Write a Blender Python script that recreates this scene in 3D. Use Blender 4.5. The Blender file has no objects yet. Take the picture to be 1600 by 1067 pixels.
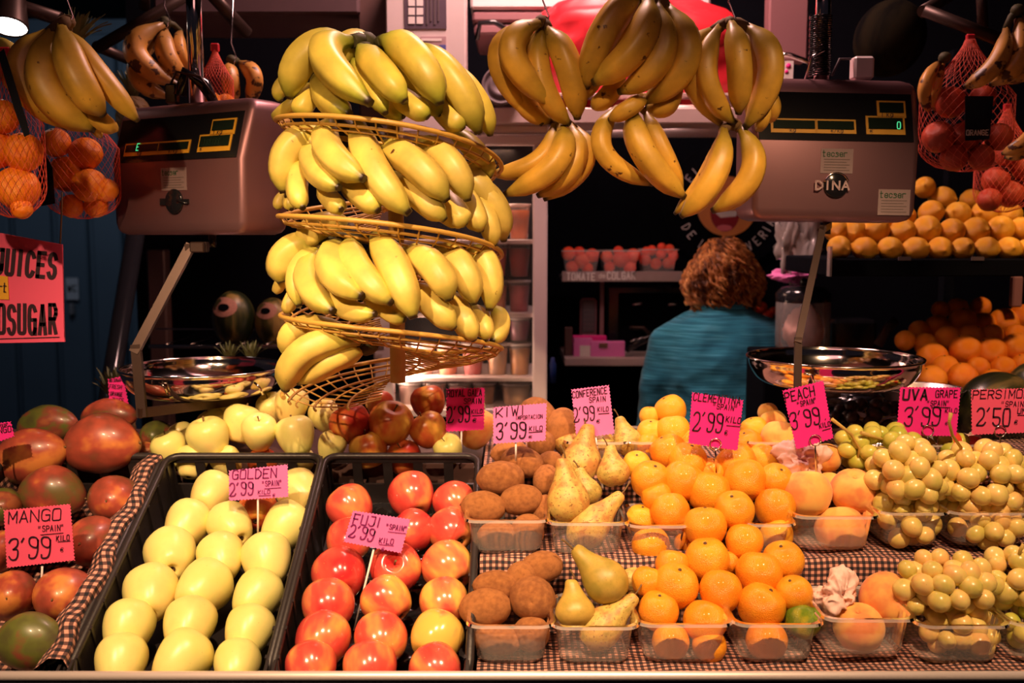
import bpy, math, random
from mathutils import Vector, Matrix, Euler
R = math.radians
sc = bpy.context.scene
COL = sc.collection
random.seed(7)
# ------------------------------------------------------------------ camera
CZ = 1.6
F = 1600.0
PITCH = R(6.0)
cam_d = bpy.data.cameras.new('camera')
cam = bpy.data.objects.new('camera', cam_d); COL.objects.link(cam)
cam_d.sensor_width = 36; cam_d.lens = 36.0
cam.location = (0, 0, CZ); cam.rotation_euler = (R(90) - PITCH, 0, 0)
cam_d.clip_start = .05; cam_d.clip_end = 60
cam_d.dof.use_dof = True; cam_d.dof.focus_distance = 1.58; cam_d.dof.aperture_fstop = 4.5
sc.camera = cam
# ------------------------------------------------------------------ world
w = bpy.data.worlds.new('world'); sc.world = w; w.use_nodes = True
bg = w.node_tree.nodes['Background']; bg.inputs[0].default_value = (.50, .42, .60, 1); bg.inputs[1].default_value = .014
sc.view_settings.view_transform = 'Standard'; sc.view_settings.look = 'None'
sc.view_settings.gamma = 1; sc.view_settings.use_curve_mapping = False
sc.view_settings.exposure = 0.0
def lamp(name, kind, loc, target, power, color, size=.1, spot=60, blend=.5):
    d = bpy.data.lights.new(name, kind); d.energy = power; d.color = color
    if kind == 'AREA': d.size = size
    else: d.shadow_soft_size = size
    if kind == 'SPOT': d.spot_size = R(spot); d.spot_blend = blend
    o = bpy.data.objects.new(name, d); COL.objects.link(o); o.location = loc
    o.rotation_euler = (Vector(target) - Vector(loc)).to_track_quat('-Z', 'Y').to_euler()
    return o
WARM = (1, .62, .34); PINK = (1, .42, .40)
lamp('spot_light', 'SPOT', (-.76, .26, 2.32), (-.47, 1.56, 1.15), 118, WARM, .025, 50, .75)
lamp('spot_light', 'SPOT', (-.12, .50, 2.60), (-.13, 1.56, 1.26), 112, WARM, .025, 50, .75)
lamp('spot_light', 'SPOT', (.62, .55, 2.60), (.48, 1.52, 1.12), 138, WARM, .025, 54, .75)
lamp('spot_light', 'SPOT', (-.40, .20, 2.20), (-.42, 1.80, 1.25), 26, WARM, .025, 26, .8)  # extra narrow fill, added to brighten the yellow apples at back left
lamp('niche_fill', 'AREA', (.32, 2.62, 1.90), (.40, 2.98, 1.38), 6.5, (1, .62, .56), .22)  # unseen added fill that brightens the tomato shelf and the vendor
lamp('area_light', 'AREA', (0, .2, 2.85), (0, 1.7, 1.2), 3.6, PINK, .8)  # soft pink front fill added over the display, not a ceiling fixture
lamp('area_light', 'AREA', (.10, 2.15, 2.8), (.1, 2.9, 1.4), 30, (1, .56, .50), .35)
lamp('spot_light', 'SPOT', (1.20, 1.35, 2.60), (1.22, 2.22, 1.28), 62, (1, .56, .27), .05, 36, .8)
lamp('area_light', 'AREA', (-2.4, 5.2, 2.8), (-2.6, 6.8, 1.3), 5.5, (.8, .88, 1), .8)

# ------------------------------------------------------------------ geometry helpers
CP, SP = math.cos(PITCH), math.sin(PITCH)
def ray(px, py):
    dx = (px - 800) / F; dz = -(py - 533.5) / F
    return Vector((dx, CP + dz * SP, -SP + dz * CP))
def P(px, py, Y):
    d = ray(px, py); t = Y / d.y
    return Vector((d.x * t, Y, CZ + d.z * t))
def px2m(px, Y): return px * Y / F
def hitplane(px, py, p0, n):
    d = ray(px, py); o = Vector((0, 0, CZ))
    t = (p0 - o).dot(n) / d.dot(n)
    return o + d * t
class MB:
    def __init__(s): s.v = []; s.f = []; s.uv = None; s.sm = []
    def add(s, vs, fs, smooth=False):
        k = len(s.v); s.v += [Vector(a) for a in vs]
        for f in fs: s.f.append([k + i for i in f]); s.sm.append(smooth)
        return s
    def box(s, a, b, bev=0.0):
        x0, y0, z0 = a; x1, y1, z1 = b
        if x0 > x1: x0, x1 = x1, x0
        if y0 > y1: y0, y1 = y1, y0
        if z0 > z1: z0, z1 = z1, z0
        if bev <= 0:
            vs = [(x, y, z) for z in (z0, z1) for y in (y0, y1) for x in (x0, x1)]
            return s.add(vs, [(0, 2, 3, 1), (4, 5, 7, 6), (0, 1, 5, 4), (2, 6, 7, 3), (0, 4, 6, 2), (1, 3, 7, 5)])
        b_ = min(bev, (x1 - x0) / 2.01, (y1 - y0) / 2.01, (z1 - z0) / 2.01)
        def ring(z, i):
            return [(x0 + i, y0 + b_, z), (x0 + b_, y0 + i, z), (x1 - b_, y0 + i, z), (x1 - i, y0 + b_, z),
                    (x1 - i, y1 - b_, z), (x1 - b_, y1 - i, z), (x0 + b_, y1 - i, z), (x0 + i, y1 - b_, z)]
        rings = [[(min(max(x, x0 + b_), x1 - b_), min(max(y, y0 + b_), y1 - b_), z0) for x, y, z in ring(z0, 0)],
                 ring(z0 + b_, 0), ring(z1 - b_, 0),
                 [(min(max(x, x0 + b_), x1 - b_), min(max(y, y0 + b_), y1 - b_), z1) for x, y, z in ring(z1, 0)]]
        return s.loft(rings, smooth=False)
    def loft(s, rings, closed=True, caps=True, smooth=True):
        n = len(rings[0]); vs = [p for r in rings for p in r]; fs = []
        for i in range(len(rings) - 1):
            for j in range(n if closed else n - 1):
                a = i * n + j; b = i * n + (j + 1) % n
                fs.append((a, b, b + n, a + n))
        s.add(vs, fs, smooth)
        if caps:
            k = len(s.v) - len(vs)
            s.f.append([k + j for j in range(n)][::-1]); s.sm.append(False)
            s.f.append([k + (len(rings) - 1) * n + j for j in range(n)]); s.sm.append(False)
        return s
    def tube(s, pts, r, n=8, caps=True, squash=None):
        pts = [Vector(p) for p in pts]
        rs = r if isinstance(r, (list, tuple)) else [r] * len(pts)
        rings = []; up = None
        for i, p in enumerate(pts):
            t = (pts[min(i + 1, len(pts) - 1)] - pts[max(i - 1, 0)])
            if t.length < 1e-9: t = Vector((0, 0, 1))
            t.normalize()
            if up is None:
                up = Vector((0, 0, 1)) if abs(t.z) < .9 else Vector((0, 1, 0))
            u = (up - t * up.dot(t)); u.normalize(); up = u; v_ = t.cross(u)
            rings.append([p + (u * math.cos(2 * math.pi * k / n) * (squash or 1) + v_ * math.sin(2 * math.pi * k / n)) * rs[i] for k in range(n)])
        return s.loft(rings, True, caps, True)
    def lathe(s, prof, n=24, c=(0, 0, 0), smooth=True, caps=False, axis=None):
        c = Vector(c); rings = []
        M = axis.to_track_quat('Z', 'Y').to_matrix() if axis is not None else None
        for r, z in prof:
            ring = []
            for k in range(n):
                p = Vector((r * math.cos(2 * math.pi * k / n), r * math.sin(2 * math.pi * k / n), z))
                if M: p = M @ p
                ring.append(c + p)
            rings.append(ring)
        return s.loft(rings, True, caps, smooth)
    def ball(s, c, r, seg=16, rings=10):
        if not isinstance(r, (list, tuple)): r = (r, r, r)
        c = Vector(c); rr = []
        for i in range(rings + 1):
            a = math.pi * (i + .0001) / (rings + .0002) - math.pi / 2
            rr.append([c + Vector((r[0] * math.cos(a) * math.cos(2 * math.pi * k / seg), r[1] * math.cos(a) * math.sin(2 * math.pi * k / seg), r[2] * math.sin(a))) for k in range(seg)])
        return s.loft(rr, True, False, True)
    def prism(s, outline, nrm, th, smooth=False):
        o = [Vector(p) for p in outline]; n = Vector(nrm) * th; k = len(o)
        return s.add(o + [p + n for p in o], [list(range(k))[::-1], [k + i for i in range(k)]] + [(i, (i + 1) % k, k + (i + 1) % k, k + i) for i in range(k)], smooth)
    def grid(s, fn, nu, nv, uvs=(1, 1)):
        k = len(s.v); s.uv = s.uv or {}
        for j in range(nv + 1):
            for i in range(nu + 1):
                s.v.append(Vector(fn(i / nu, j / nv)))
                s.uv[len(s.v) - 1] = (i / nu * uvs[0], j / nv * uvs[1])
        for j in range(nv):
            for i in range(nu):
                a = k + j * (nu + 1) + i
                s.f.append([a, a + 1, a + nu + 2, a + nu + 1]); s.sm.append(True)
        return s
    def mesh(s, name, off=Vector((0, 0, 0))):
        me = bpy.data.meshes.new(name)
        me.from_pydata([tuple(v - off) for v in s.v], [], s.f)
        me.polygons.foreach_set('use_smooth', s.sm)
        if s.uv:
            ul = me.uv_layers.new(name='UVMap')
            for l in me.loops: ul.data[l.index].uv = s.uv.get(l.vertex_index, (0, 0))
        me.update(); return me
def woff(o):
    v = Vector((0, 0, 0))
    while o is not None: v += o.location; o = o.parent
    return v
def link(name, me, m, parent=None):
    o = bpy.data.objects.new(name, me); COL.objects.link(o)
    if m is not None:
        if not me.materials: me.materials.append(m)
    if parent is not None: o.parent = parent
    return o
def obj(name, mb, m, parent=None, at=None):
    """one mesh object; mb is in world coordinates, origin put at `at` or at the parent's origin"""
    if parent is not None:
        return link(name, mb.mesh(name, woff(parent)), m, parent)
    off = Vector(at) if at is not None else Vector((0, 0, 0))
    o = link(name, mb.mesh(name, off), m); o.location = off
    return o
def thing(name, label, cat, loc, group=None):
    o = bpy.data.objects.new(name, None); COL.objects.link(o); o.location = loc
    o.empty_display_size = .02
    return tag(o, label, cat, group)
def tag(o, label, cat, group=None):
    o['label'] = label; o['category'] = cat
    if group: o['group'] = group
    return o
def struct(name, mb, m):
    o = obj(name, mb, m); o['kind'] = 'structure'; return o
# ------------------------------------------------------------------ materials
def nmat(name):
    m = bpy.data.materials.new(name); m.use_nodes = True
    nt = m.node_tree; return m, nt, nt.nodes['Principled BSDF']
def setp(b, color=None, rough=.5, metal=0, spec=None, coat=0, sss=0, trans=0, emit=None, es=0, sheen=0):
    if color is not None: b.inputs['Base Color'].default_value = (*color[:3], 1)
    b.inputs['Roughness'].default_value = rough; b.inputs['Metallic'].default_value = metal
    if spec is not None: b.inputs['Specular IOR Level'].default_value = spec
    b.inputs['Coat Weight'].default_value = coat; b.inputs['Coat Roughness'].default_value = .12
    if sss:
        b.inputs['Subsurface Weight'].default_value = sss; b.inputs['Subsurface Radius'].default_value = (.012, .006, .002); b.inputs['Subsurface Scale'].default_value = .6
    b.inputs['Transmission Weight'].default_value = trans
    if sheen: b.inputs['Sheen Weight'].default_value = sheen
    if emit: b.inputs['Emission Color'].default_value = (*emit, 1); b.inputs['Emission Strength'].default_value = es
def mat(name, color, rough=.5, metal=0, var=.12, vscale=40, bump=0, **kw):
    """plain surface with a little procedural mottling"""
    m, nt, b = nmat(name); setp(b, color, rough, metal, **kw)
    tc = nt.nodes.new('ShaderNodeTexCoord'); no = nt.nodes.new('ShaderNodeTexNoise'); no.inputs['Scale'].default_value = vscale
    nt.links.new(tc.outputs['Object'], no.inputs['Vector'])
    mx = nt.nodes.new('ShaderNodeMix'); mx.data_type = 'RGBA'
    mx.inputs[6].default_value = (*[c * (1 - var) for c in color[:3]], 1); mx.inputs[7].default_value = (*[min(1, c * (1 + var)) for c in color[:3]], 1)
    nt.links.new(no.outputs['Fac'], mx.inputs[0]); nt.links.new(mx.outputs[2], b.inputs['Base Color'])
    if bump:
        bp = nt.nodes.new('ShaderNodeBump'); bp.inputs['Strength'].default_value = bump; bp.inputs['Distance'].default_value = .002
        nt.links.new(no.outputs['Fac'], bp.inputs['Height']); nt.links.new(bp.outputs[0], b.inputs['Normal'])
    return m
def ramp(nt, stops):
    r = nt.nodes.new('ShaderNodeValToRGB'); e = r.color_ramp.elements
    e[0].position = stops[0][0]; e[0].color = (*stops[0][1], 1)
    e[1].position = stops[-1][0]; e[1].color = (*stops[-1][1], 1)
    for p, c in stops[1:-1]:
        x = e.new(p); x.color = (*c, 1)
    return r
def fruit(name, stops, scale=1.2, rough=.35, speck=None, speck_scale=25, speck_th=.68, bump=0, bump_scale=60, stretch=(1, 1, 1), grad=0, coat=0, sss=0, detail=3, sheen=0, spec=None):
    m, nt, b = nmat(name); setp(b, stops[0][1], rough, coat=coat, sss=sss, sheen=sheen, spec=spec)
    L = nt.links.new
    tc = nt.nodes.new('ShaderNodeTexCoord'); oi = nt.nodes.new('ShaderNodeObjectInfo')
    mp = nt.nodes.new('ShaderNodeMapping'); mp.inputs['Scale'].default_value = stretch
    cb = nt.nodes.new('ShaderNodeCombineXYZ'); ml = nt.nodes.new('ShaderNodeMath'); ml.operation = 'MULTIPLY'; ml.inputs[1].default_value = 37
    L(oi.outputs['Random'], ml.inputs[0])
    for i in range(3): L(ml.outputs[0], cb.inputs[i])
    L(tc.outputs['Object'], mp.inputs['Vector']); L(cb.outputs[0], mp.inputs['Location'])
    no = nt.nodes.new('ShaderNodeTexNoise'); no.inputs['Scale'].default_value = scale; no.inputs['Detail'].default_value = detail
    L(mp.outputs[0], no.inputs['Vector'])
    fac = no.outputs['Fac']
    if grad:
        sp = nt.nodes.new('ShaderNodeSeparateXYZ'); L(tc.outputs['Object'], sp.inputs[0])
        m1 = nt.nodes.new('ShaderNodeMath'); m1.operation = 'MULTIPLY_ADD'; m1.inputs[1].default_value = grad
        L(sp.outputs['Z'], m1.inputs[0]); L(fac, m1.inputs[2]); fac = m1.outputs[0]
    m2 = nt.nodes.new('ShaderNodeMath'); m2.operation = 'MULTIPLY_ADD'; m2.inputs[1].default_value = .22
    m3 = nt.nodes.new('ShaderNodeMath'); m3.operation = 'SUBTRACT'; m3.inputs[1].default_value = .5
    L(oi.outputs['Random'], m3.inputs[0]); L(m3.outputs[0], m2.inputs[0]); L(fac, m2.inputs[2])
    r = ramp(nt, stops); L(m2.outputs[0], r.inputs[0]); out = r.outputs[0]
    if speck:
        n2 = nt.nodes.new('ShaderNodeTexNoise'); n2.inputs['Scale'].default_value = speck_scale; n2.inputs['Detail'].default_value = 2
        L(mp.outputs[0], n2.inputs['Vector'])
        r2 = ramp(nt, [(speck_th, (0, 0, 0)), (min(1, speck_th + .05), (1, 1, 1))]); L(n2.outputs['Fac'], r2.inputs[0])
        mx = nt.nodes.new('ShaderNodeMix'); mx.data_type = 'RGBA'; mx.inputs[7].default_value = (*speck, 1)
        L(r2.outputs[0], mx.inputs[0]); L(out, mx.inputs[6]); out = mx.outputs[2]
    L(out, b.inputs['Base Color'])
    if bump:
        n3 = nt.nodes.new('ShaderNodeTexNoise'); n3.inputs['Scale'].default_value = bump_scale; L(tc.outputs['Object'], n3.inputs['Vector'])
        bp = nt.nodes.new('ShaderNodeBump'); bp.inputs['Strength'].default_value = bump; bp.inputs['Distance'].default_value = .02
        L(n3.outputs['Fac'], bp.inputs['Height']); L(bp.outputs[0], b.inputs['Normal'])
    return m
def banana_mat(name, body, green, spots=.72, spot_col=(.10, .035, .01), sscale=60):
    m, nt, b = nmat(name); setp(b, body, .42, sss=.0)
    L = nt.links.new
    tc = nt.nodes.new('ShaderNodeTexCoord'); sp = nt.nodes.new('ShaderNodeSeparateXYZ'); L(tc.outputs['UV'], sp.inputs[0])
    r = ramp(nt, [(0, tuple(c * .55 for c in green)), (.16, green), (.36, body), (.78, body), (.93, green), (.965, tuple(c * .5 for c in green)), (.98, (.03, .015, .006))])
    L(sp.outputs['Y'], r.inputs[0])
    no = nt.nodes.new('ShaderNodeTexNoise'); no.inputs['Scale'].default_value = 22; no.inputs['Detail'].default_value = 4; L(tc.outputs['Object'], no.inputs['Vector'])
    mv = nt.nodes.new('ShaderNodeHueSaturation'); mv.inputs['Saturation'].default_value = 1
    mr = nt.nodes.new('ShaderNodeMapRange'); mr.inputs[1].default_value = .3; mr.inputs[2].default_value = .7; mr.inputs[3].default_value = .72; mr.inputs[4].default_value = 1.15
    L(no.outputs['Fac'], mr.inputs[0]); L(mr.outputs[0], mv.inputs['Value']); L(r.outputs[0], mv.inputs['Color'])
    n2 = nt.nodes.new('ShaderNodeTexNoise'); n2.inputs['Scale'].default_value = sscale; n2.inputs['Detail'].default_value = 3; L(tc.outputs['Object'], n2.inputs['Vector'])
    r2 = ramp(nt, [(spots, (0, 0, 0)), (spots + .05, (1, 1, 1))]); L(n2.outputs['Fac'], r2.inputs[0])
    mx = nt.nodes.new('ShaderNodeMix'); mx.data_type = 'RGBA'; mx.inputs[7].default_value = (*spot_col, 1)
    L(r2.outputs[0], mx.inputs[0]); L(mv.outputs[0], mx.inputs[6]); L(mx.outputs[2], b.inputs['Base Color'])
    return m
def clear(name, tint=(1, .93, .9), gloss=.22, body=.15):
    m = bpy.data.materials.new(name); m.use_nodes = True; nt = m.node_tree; nt.nodes.clear(); L = nt.links.new
    out = nt.nodes.new('ShaderNodeOutputMaterial'); tr = nt.nodes.new('ShaderNodeBsdfTransparent'); tr.inputs[0].default_value = (*tint, 1)
    gl = nt.nodes.new('ShaderNodeBsdfGlossy'); gl.inputs['Roughness'].default_value = .12; gl.inputs['Color'].default_value = (1, 1, 1, 1)
    df = nt.nodes.new('ShaderNodeBsdfDiffuse'); df.inputs[0].default_value = (.9, .85, .82, 1)
    lw = nt.nodes.new('ShaderNodeLayerWeight'); lw.inputs[0].default_value = gloss
    m1 = nt.nodes.new('ShaderNodeMixShader'); m2 = nt.nodes.new('ShaderNodeMixShader'); m1.inputs[0].default_value = body
    L(tr.outputs[0], m1.inputs[1]); L(df.outputs[0], m1.inputs[2])
    L(lw.outputs['Fresnel'], m2.inputs[0]); L(m1.outputs[0], m2.inputs[1]); L(gl.outputs[0], m2.inputs[2]); L(m2.outputs[0], out.inputs[0])
    return m
M = {}
M['gold_apple'] = fruit('yellow_apple_skin', [(.25, (.77, .74, .22)), (.5, (.85, .77, .26)), (.75, (.90, .68, .23))], 1.0, .33, grad=-.05, speck=(.35, .30, .08), speck_scale=18, speck_th=.74)
M['fuji'] = fruit('red_striped_apple_skin', [(.34, (.78, .50, .10)), (.44, (.78, .26, .09)), (.54, (.72, .10, .07)), (.74, (.55, .03, .035))], .8, .18, stretch=(1, 1, .5), coat=.3, speck=(.6, .35, .12), speck_scale=22, speck_th=.72, spec=.6)
M['gala'] = fruit('red_apple_skin', [(.30, (.72, .42, .07)), (.5, (.55, .12, .03)), (.7, (.40, .03, .02))], 1.1, .3, stretch=(1, 1, .5))
M['mango'] = fruit('mango_skin', [(.24, (.13, .10, .03)), (.38, (.24, .055, .035)), (.52, (.40, .075, .045)), (.66, (.66, .24, .06))], 1.0, .36, speck=(.6, .3, .1), speck_scale=30, speck_th=.76, coat=.15)
M['mango_green'] = fruit('green_mango_skin', [(.3, (.08, .07, .03)), (.5, (.13, .15, .03)), (.62, (.26, .06, .04)), (.7, (.38, .12, .05))], 1.0, .38, coat=.15)
M['kiwi'] = fruit('kiwi_skin', [(.3, (.30, .105, .028)), (.6, (.46, .18, .05))], 4, .7, bump=.5, bump_scale=45, speck=(.16, .06, .02), speck_scale=40, speck_th=.66)
M['pear'] = fruit('pear_skin', [(.3, (.36, .28, .06)), (.5, (.62, .44, .11)), (.7, (.48, .22, .06))], 1.8, .45, speck=(.26, .12, .03), speck_scale=9, speck_th=.62, bump=.12, bump_scale=30)
M['pear_green'] = fruit('green_pear_skin', [(.3, (.32, .25, .04)), (.7, (.54, .36, .07))], 1.6, .42, speck=(.24, .12, .03), speck_scale=20, speck_th=.68)
M['clem'] = fruit('clementine_peel', [(.3, (.88, .28, .012)), (.7, (.95, .42, .025))], 1.1, .3, bump=.35, bump_scale=26, coat=.1)
M['clem_yellow'] = fruit('pale_clementine_peel', [(.3, (.90, .40, .02)), (.7, (.93, .52, .04))], 1.1, .3, bump=.35, bump_scale=26, coat=.1)
M['clem_green'] = fruit('green_citrus_peel', [(.35, (.14, .24, .015)), (.65, (.50, .42, .02))], 1.6, .3, bump=.4, bump_scale=26)
M['peach'] = fruit('peach_skin', [(.32, (.88, .54, .12)), (.52, (.88, .44, .10)), (.7, (.80, .26, .07))], 1.1, .75, sheen=.2)
M['orange'] = fruit('orange_peel', [(.3, (.82, .20, .012)), (.7, (.90, .30, .02))], 1.1, .35, bump=.4, bump_scale=30)
M['lemon'] = fruit('lemon_peel', [(.3, (.80, .36, .02)), (.7, (.88, .48, .04))], 1.3, .35, bump=.4, bump_scale=26)
M['tomato'] = fruit('tomato_skin', [(.3, (.75, .05, .03)), (.7, (.85, .12, .05))], 1.2, .2)
M['grape'] = fruit('grape_skin', [(.3, (.62, .52, .12)), (.5, (.80, .62, .19)), (.72, (.84, .52, .18))], .5, .28, sss=.25, speck=(.30, .18, .06), speck_scale=6, speck_th=.74)
M['grape_green'] = fruit('green_grape_skin', [(.3, (.46, .50, .06)), (.7, (.68, .62, .13))], .5, .28, sss=.25, speck=(.30, .18, .06), speck_scale=6, speck_th=.74)
M['grape_black'] = fruit('dark_grape_skin', [(.3, (.015, .012, .02)), (.7, (.04, .02, .03))], .5, .35)
M['melon'] = fruit('striped_melon_rind', [(.38, (.012, .02, .006)), (.5, (.07, .07, .015)), (.6, (.30, .20, .05))], 34.0, .4, stretch=(1, 1, .14), detail=5)
M['watermelon'] = fruit('watermelon_rind', [(.38, (.008, .010, .004)), (.52, (.03, .03, .01)), (.62, (.13, .09, .03))], 28, .3, stretch=(1, 1, .12), detail=4)
M['ban_green'] = banana_mat('greenish_banana_peel', (.70, .56, .09), (.46, .48, .05), .76)
M['ban'] = banana_mat('yellow_banana_peel', (.78, .60, .13), (.58, .52, .08), .72)
M['ban_hang'] = banana_mat('ripe_banana_peel', (.70, .40, .05), (.50, .34, .04), .68)
M['ban_spot'] = banana_mat('spotted_banana_peel', (.66, .32, .06), (.42, .22, .05), .56, (.07, .025, .01), 45)
M['crown'] = mat('banana_crown', (.05, .045, .012), .7)
M['stem'] = mat('woody_stem', (.16, .09, .03), .8)
M['gstem'] = mat('grape_stem', (.50, .34, .07), .7)
M['calyx'] = mat('fruit_calyx', (.10, .05, .02), .8)
M['black_plastic'] = mat('black_plastic', (.022, .018, .020), .38, bump=.1, vscale=200)
M['clear'] = clear('clear_plastic')
M['clear_edge'] = clear('clear_plastic_rim', (1, .9, .88), .35, .32)
M['glass'] = clear('pane_glass', (.95, .95, .96), .1, .02)
M['steel'] = mat('brushed_steel', (.62, .55, .54), .33, 1, vscale=12)
M['steel_scale'] = mat('matt_scale_steel', (.29, .15, .165), .42, .75, vscale=9)
M['steel_light'] = mat('satin_shelf_steel', (.60, .47, .45), .45, .25, vscale=10)
M['steel_rail'] = mat('polished_rail_steel', (.92, .82, .82), .45, .55, var=.04, vscale=5)
M['chrome'] = mat('polished_chrome', (.75, .68, .66), .12, 1, var=.03)
M['pan'] = mat('polished_pan_steel', (.72, .66, .66), .10, 1, var=.03)
M['bracket'] = mat('bracket_steel', (.055, .032, .026), .42, .6)
M['rattan'] = mat('yellow_coated_wire', (.62, .36, .07), .4)
M['dowel'] = mat('tan_wooden_dowel', (.42, .26, .09), .6)
M['pink'] = mat('hot_pink_card', (.88, .02, .30), .6, var=.03)
M['pink_l'] = mat('lilac_pink_card', (.82, .20, .56), .6, var=.03)
M['pink_s'] = mat('salmon_pink_board', (.88, .10, .22), .6, var=.04, vscale=6)
M['ink'] = mat('marker_ink', (.03, .008, .02), .5)
M['ink_p'] = mat('faded_purple_ink', (.22, .02, .16), .5)
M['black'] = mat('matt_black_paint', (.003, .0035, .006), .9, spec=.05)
M['black_gloss'] = mat('glossy_black', (.012, .012, .015), .15)
M['white'] = mat('white_enamel', (.72, .62, .62), .4, var=.04)
M['cream'] = mat('white_paper', (.80, .74, .72), .7, var=.05)
M['lcd'] = mat('dark_display_glass', (.012, .022, .014), .15)
M['yellow'] = mat('yellow_print', (.80, .42, .03), .5)
M['tissue'] = mat('pink_tissue_paper', (.92, .62, .55), .8, var=.06, bump=.2, vscale=60)
M['dark_wood'] = mat('dark_brown_wood', (.09, .045, .04), .5)
M['red_bag'] = mat('red_plastic_bag', (.58, .018, .03), .45, var=.1, vscale=8)
M['panel_pink'] = mat('rose_painted_panel', (.24, .11, .12), .5, var=.08, vscale=4)
M['leaf'] = mat('pineapple_leaf', (.12, .13, .05), .6)
M['pine'] = mat('pineapple_rind', (.16, .085, .025), .7, bump=1)
M['net'] = mat('red_net_plastic', (.80, .10, .05), .5)
M['blue_wall'] = mat('blue_grey_shutter_paint', (.10, .16, .23), .6, var=.12, vscale=3)
M['grey_plastic'] = mat('grey_plastic', (.11, .08, .09), .6)
M['phone'] = mat('dark_grey_handset', (.08, .07, .08), .35)
M['foam'] = mat('white_foam', (.85, .76, .72), .8)
def emis(name, c, s):
    m, nt, b = nmat(name); setp(b, (0, 0, 0), .5, emit=c, es=s); return m
M['lamp'] = emis('lamp_glow', (1, .93, .85), 9)
M['led'] = emis('green_led_digits', (.1, .9, .35), .9)
def gingham():
    m, nt, b = nmat('gingham_cotton'); setp(b, (.5, .3, .2), .85); L = nt.links.new
    tc = nt.nodes.new('ShaderNodeTexCoord'); sp = nt.nodes.new('ShaderNodeSeparateXYZ'); L(tc.outputs['UV'], sp.inputs[0])
    outs = []
    for ax in 'XY':
        a = nt.nodes.new('ShaderNodeMath'); a.operation = 'FRACT'; L(sp.outputs[ax], a.inputs[0])
        g = nt.nodes.new('ShaderNodeMath'); g.operation = 'GREATER_THAN'; g.inputs[1].default_value = .5; L(a.outputs[0], g.inputs[0]); outs.append(g)
    s = nt.nodes.new('ShaderNodeMath'); s.operation = 'ADD'; L(outs[0].outputs[0], s.inputs[0]); L(outs[1].outputs[0], s.inputs[1])
    h = nt.nodes.new('ShaderNodeMath'); h.operation = 'MULTIPLY'; h.inputs[1].default_value = .5; L(s.outputs[0], h.inputs[0])
    r = ramp(nt, [(0, (.60, .31, .235)), (.5, (.11, .05, .045)), (1, (.008, .008, .014))]); r.color_ramp.interpolation = 'CONSTANT'
    r.color_ramp.elements[1].position = .4; r.color_ramp.elements[2].position = .9
    L(h.outputs[0], r.inputs[0]); L(r.outputs[0], b.inputs['Base Color'])
    return m
M['gingham'] = gingham()
def sweater_mat():
    m, nt, b = nmat('teal_heather_knit'); setp(b, (.03, .2, .25), .9, sheen=.2); L = nt.links.new
    tc = nt.nodes.new('ShaderNodeTexCoord'); mp = nt.nodes.new('ShaderNodeMapping'); mp.inputs['Scale'].default_value = (4, 4, 150); L(tc.outputs['Object'], mp.inputs[0])
    no = nt.nodes.new('ShaderNodeTexNoise'); no.inputs['Scale'].default_value = 2.2; no.inputs['Detail'].default_value = 5; L(mp.outputs[0], no.inputs[0])
    r = ramp(nt, [(.3, (.012, .15, .27)), (.52, (.03, .34, .54)), (.72, (.12, .60, .82))]); L(no.outputs['Fac'], r.inputs[0]); L(r.outputs[0], b.inputs['Base Color'])
    n2 = nt.nodes.new('ShaderNodeTexNoise'); n2.inputs['Scale'].default_value = 9; L(tc.outputs['Object'], n2.inputs[0])
    bp = nt.nodes.new('ShaderNodeBump'); bp.inputs['Strength'].default_value = .5; bp.inputs['Distance'].default_value = .03
    L(n2.outputs['Fac'], bp.inputs['Height']); L(bp.outputs[0], b.inputs['Normal'])
    return m
M['sweater'] = sweater_mat()
M['hair'] = fruit('auburn_hair', [(.34, (.10, .025, .008)), (.5, (.48, .17, .04)), (.66, (.85, .42, .14))], 38, .38, stretch=(1, 1, .4))
M['skin'] = mat('skin', (.62, .34, .24), .5)
M['trousers'] = mat('dark_denim', (.03, .035, .05), .8)

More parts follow.
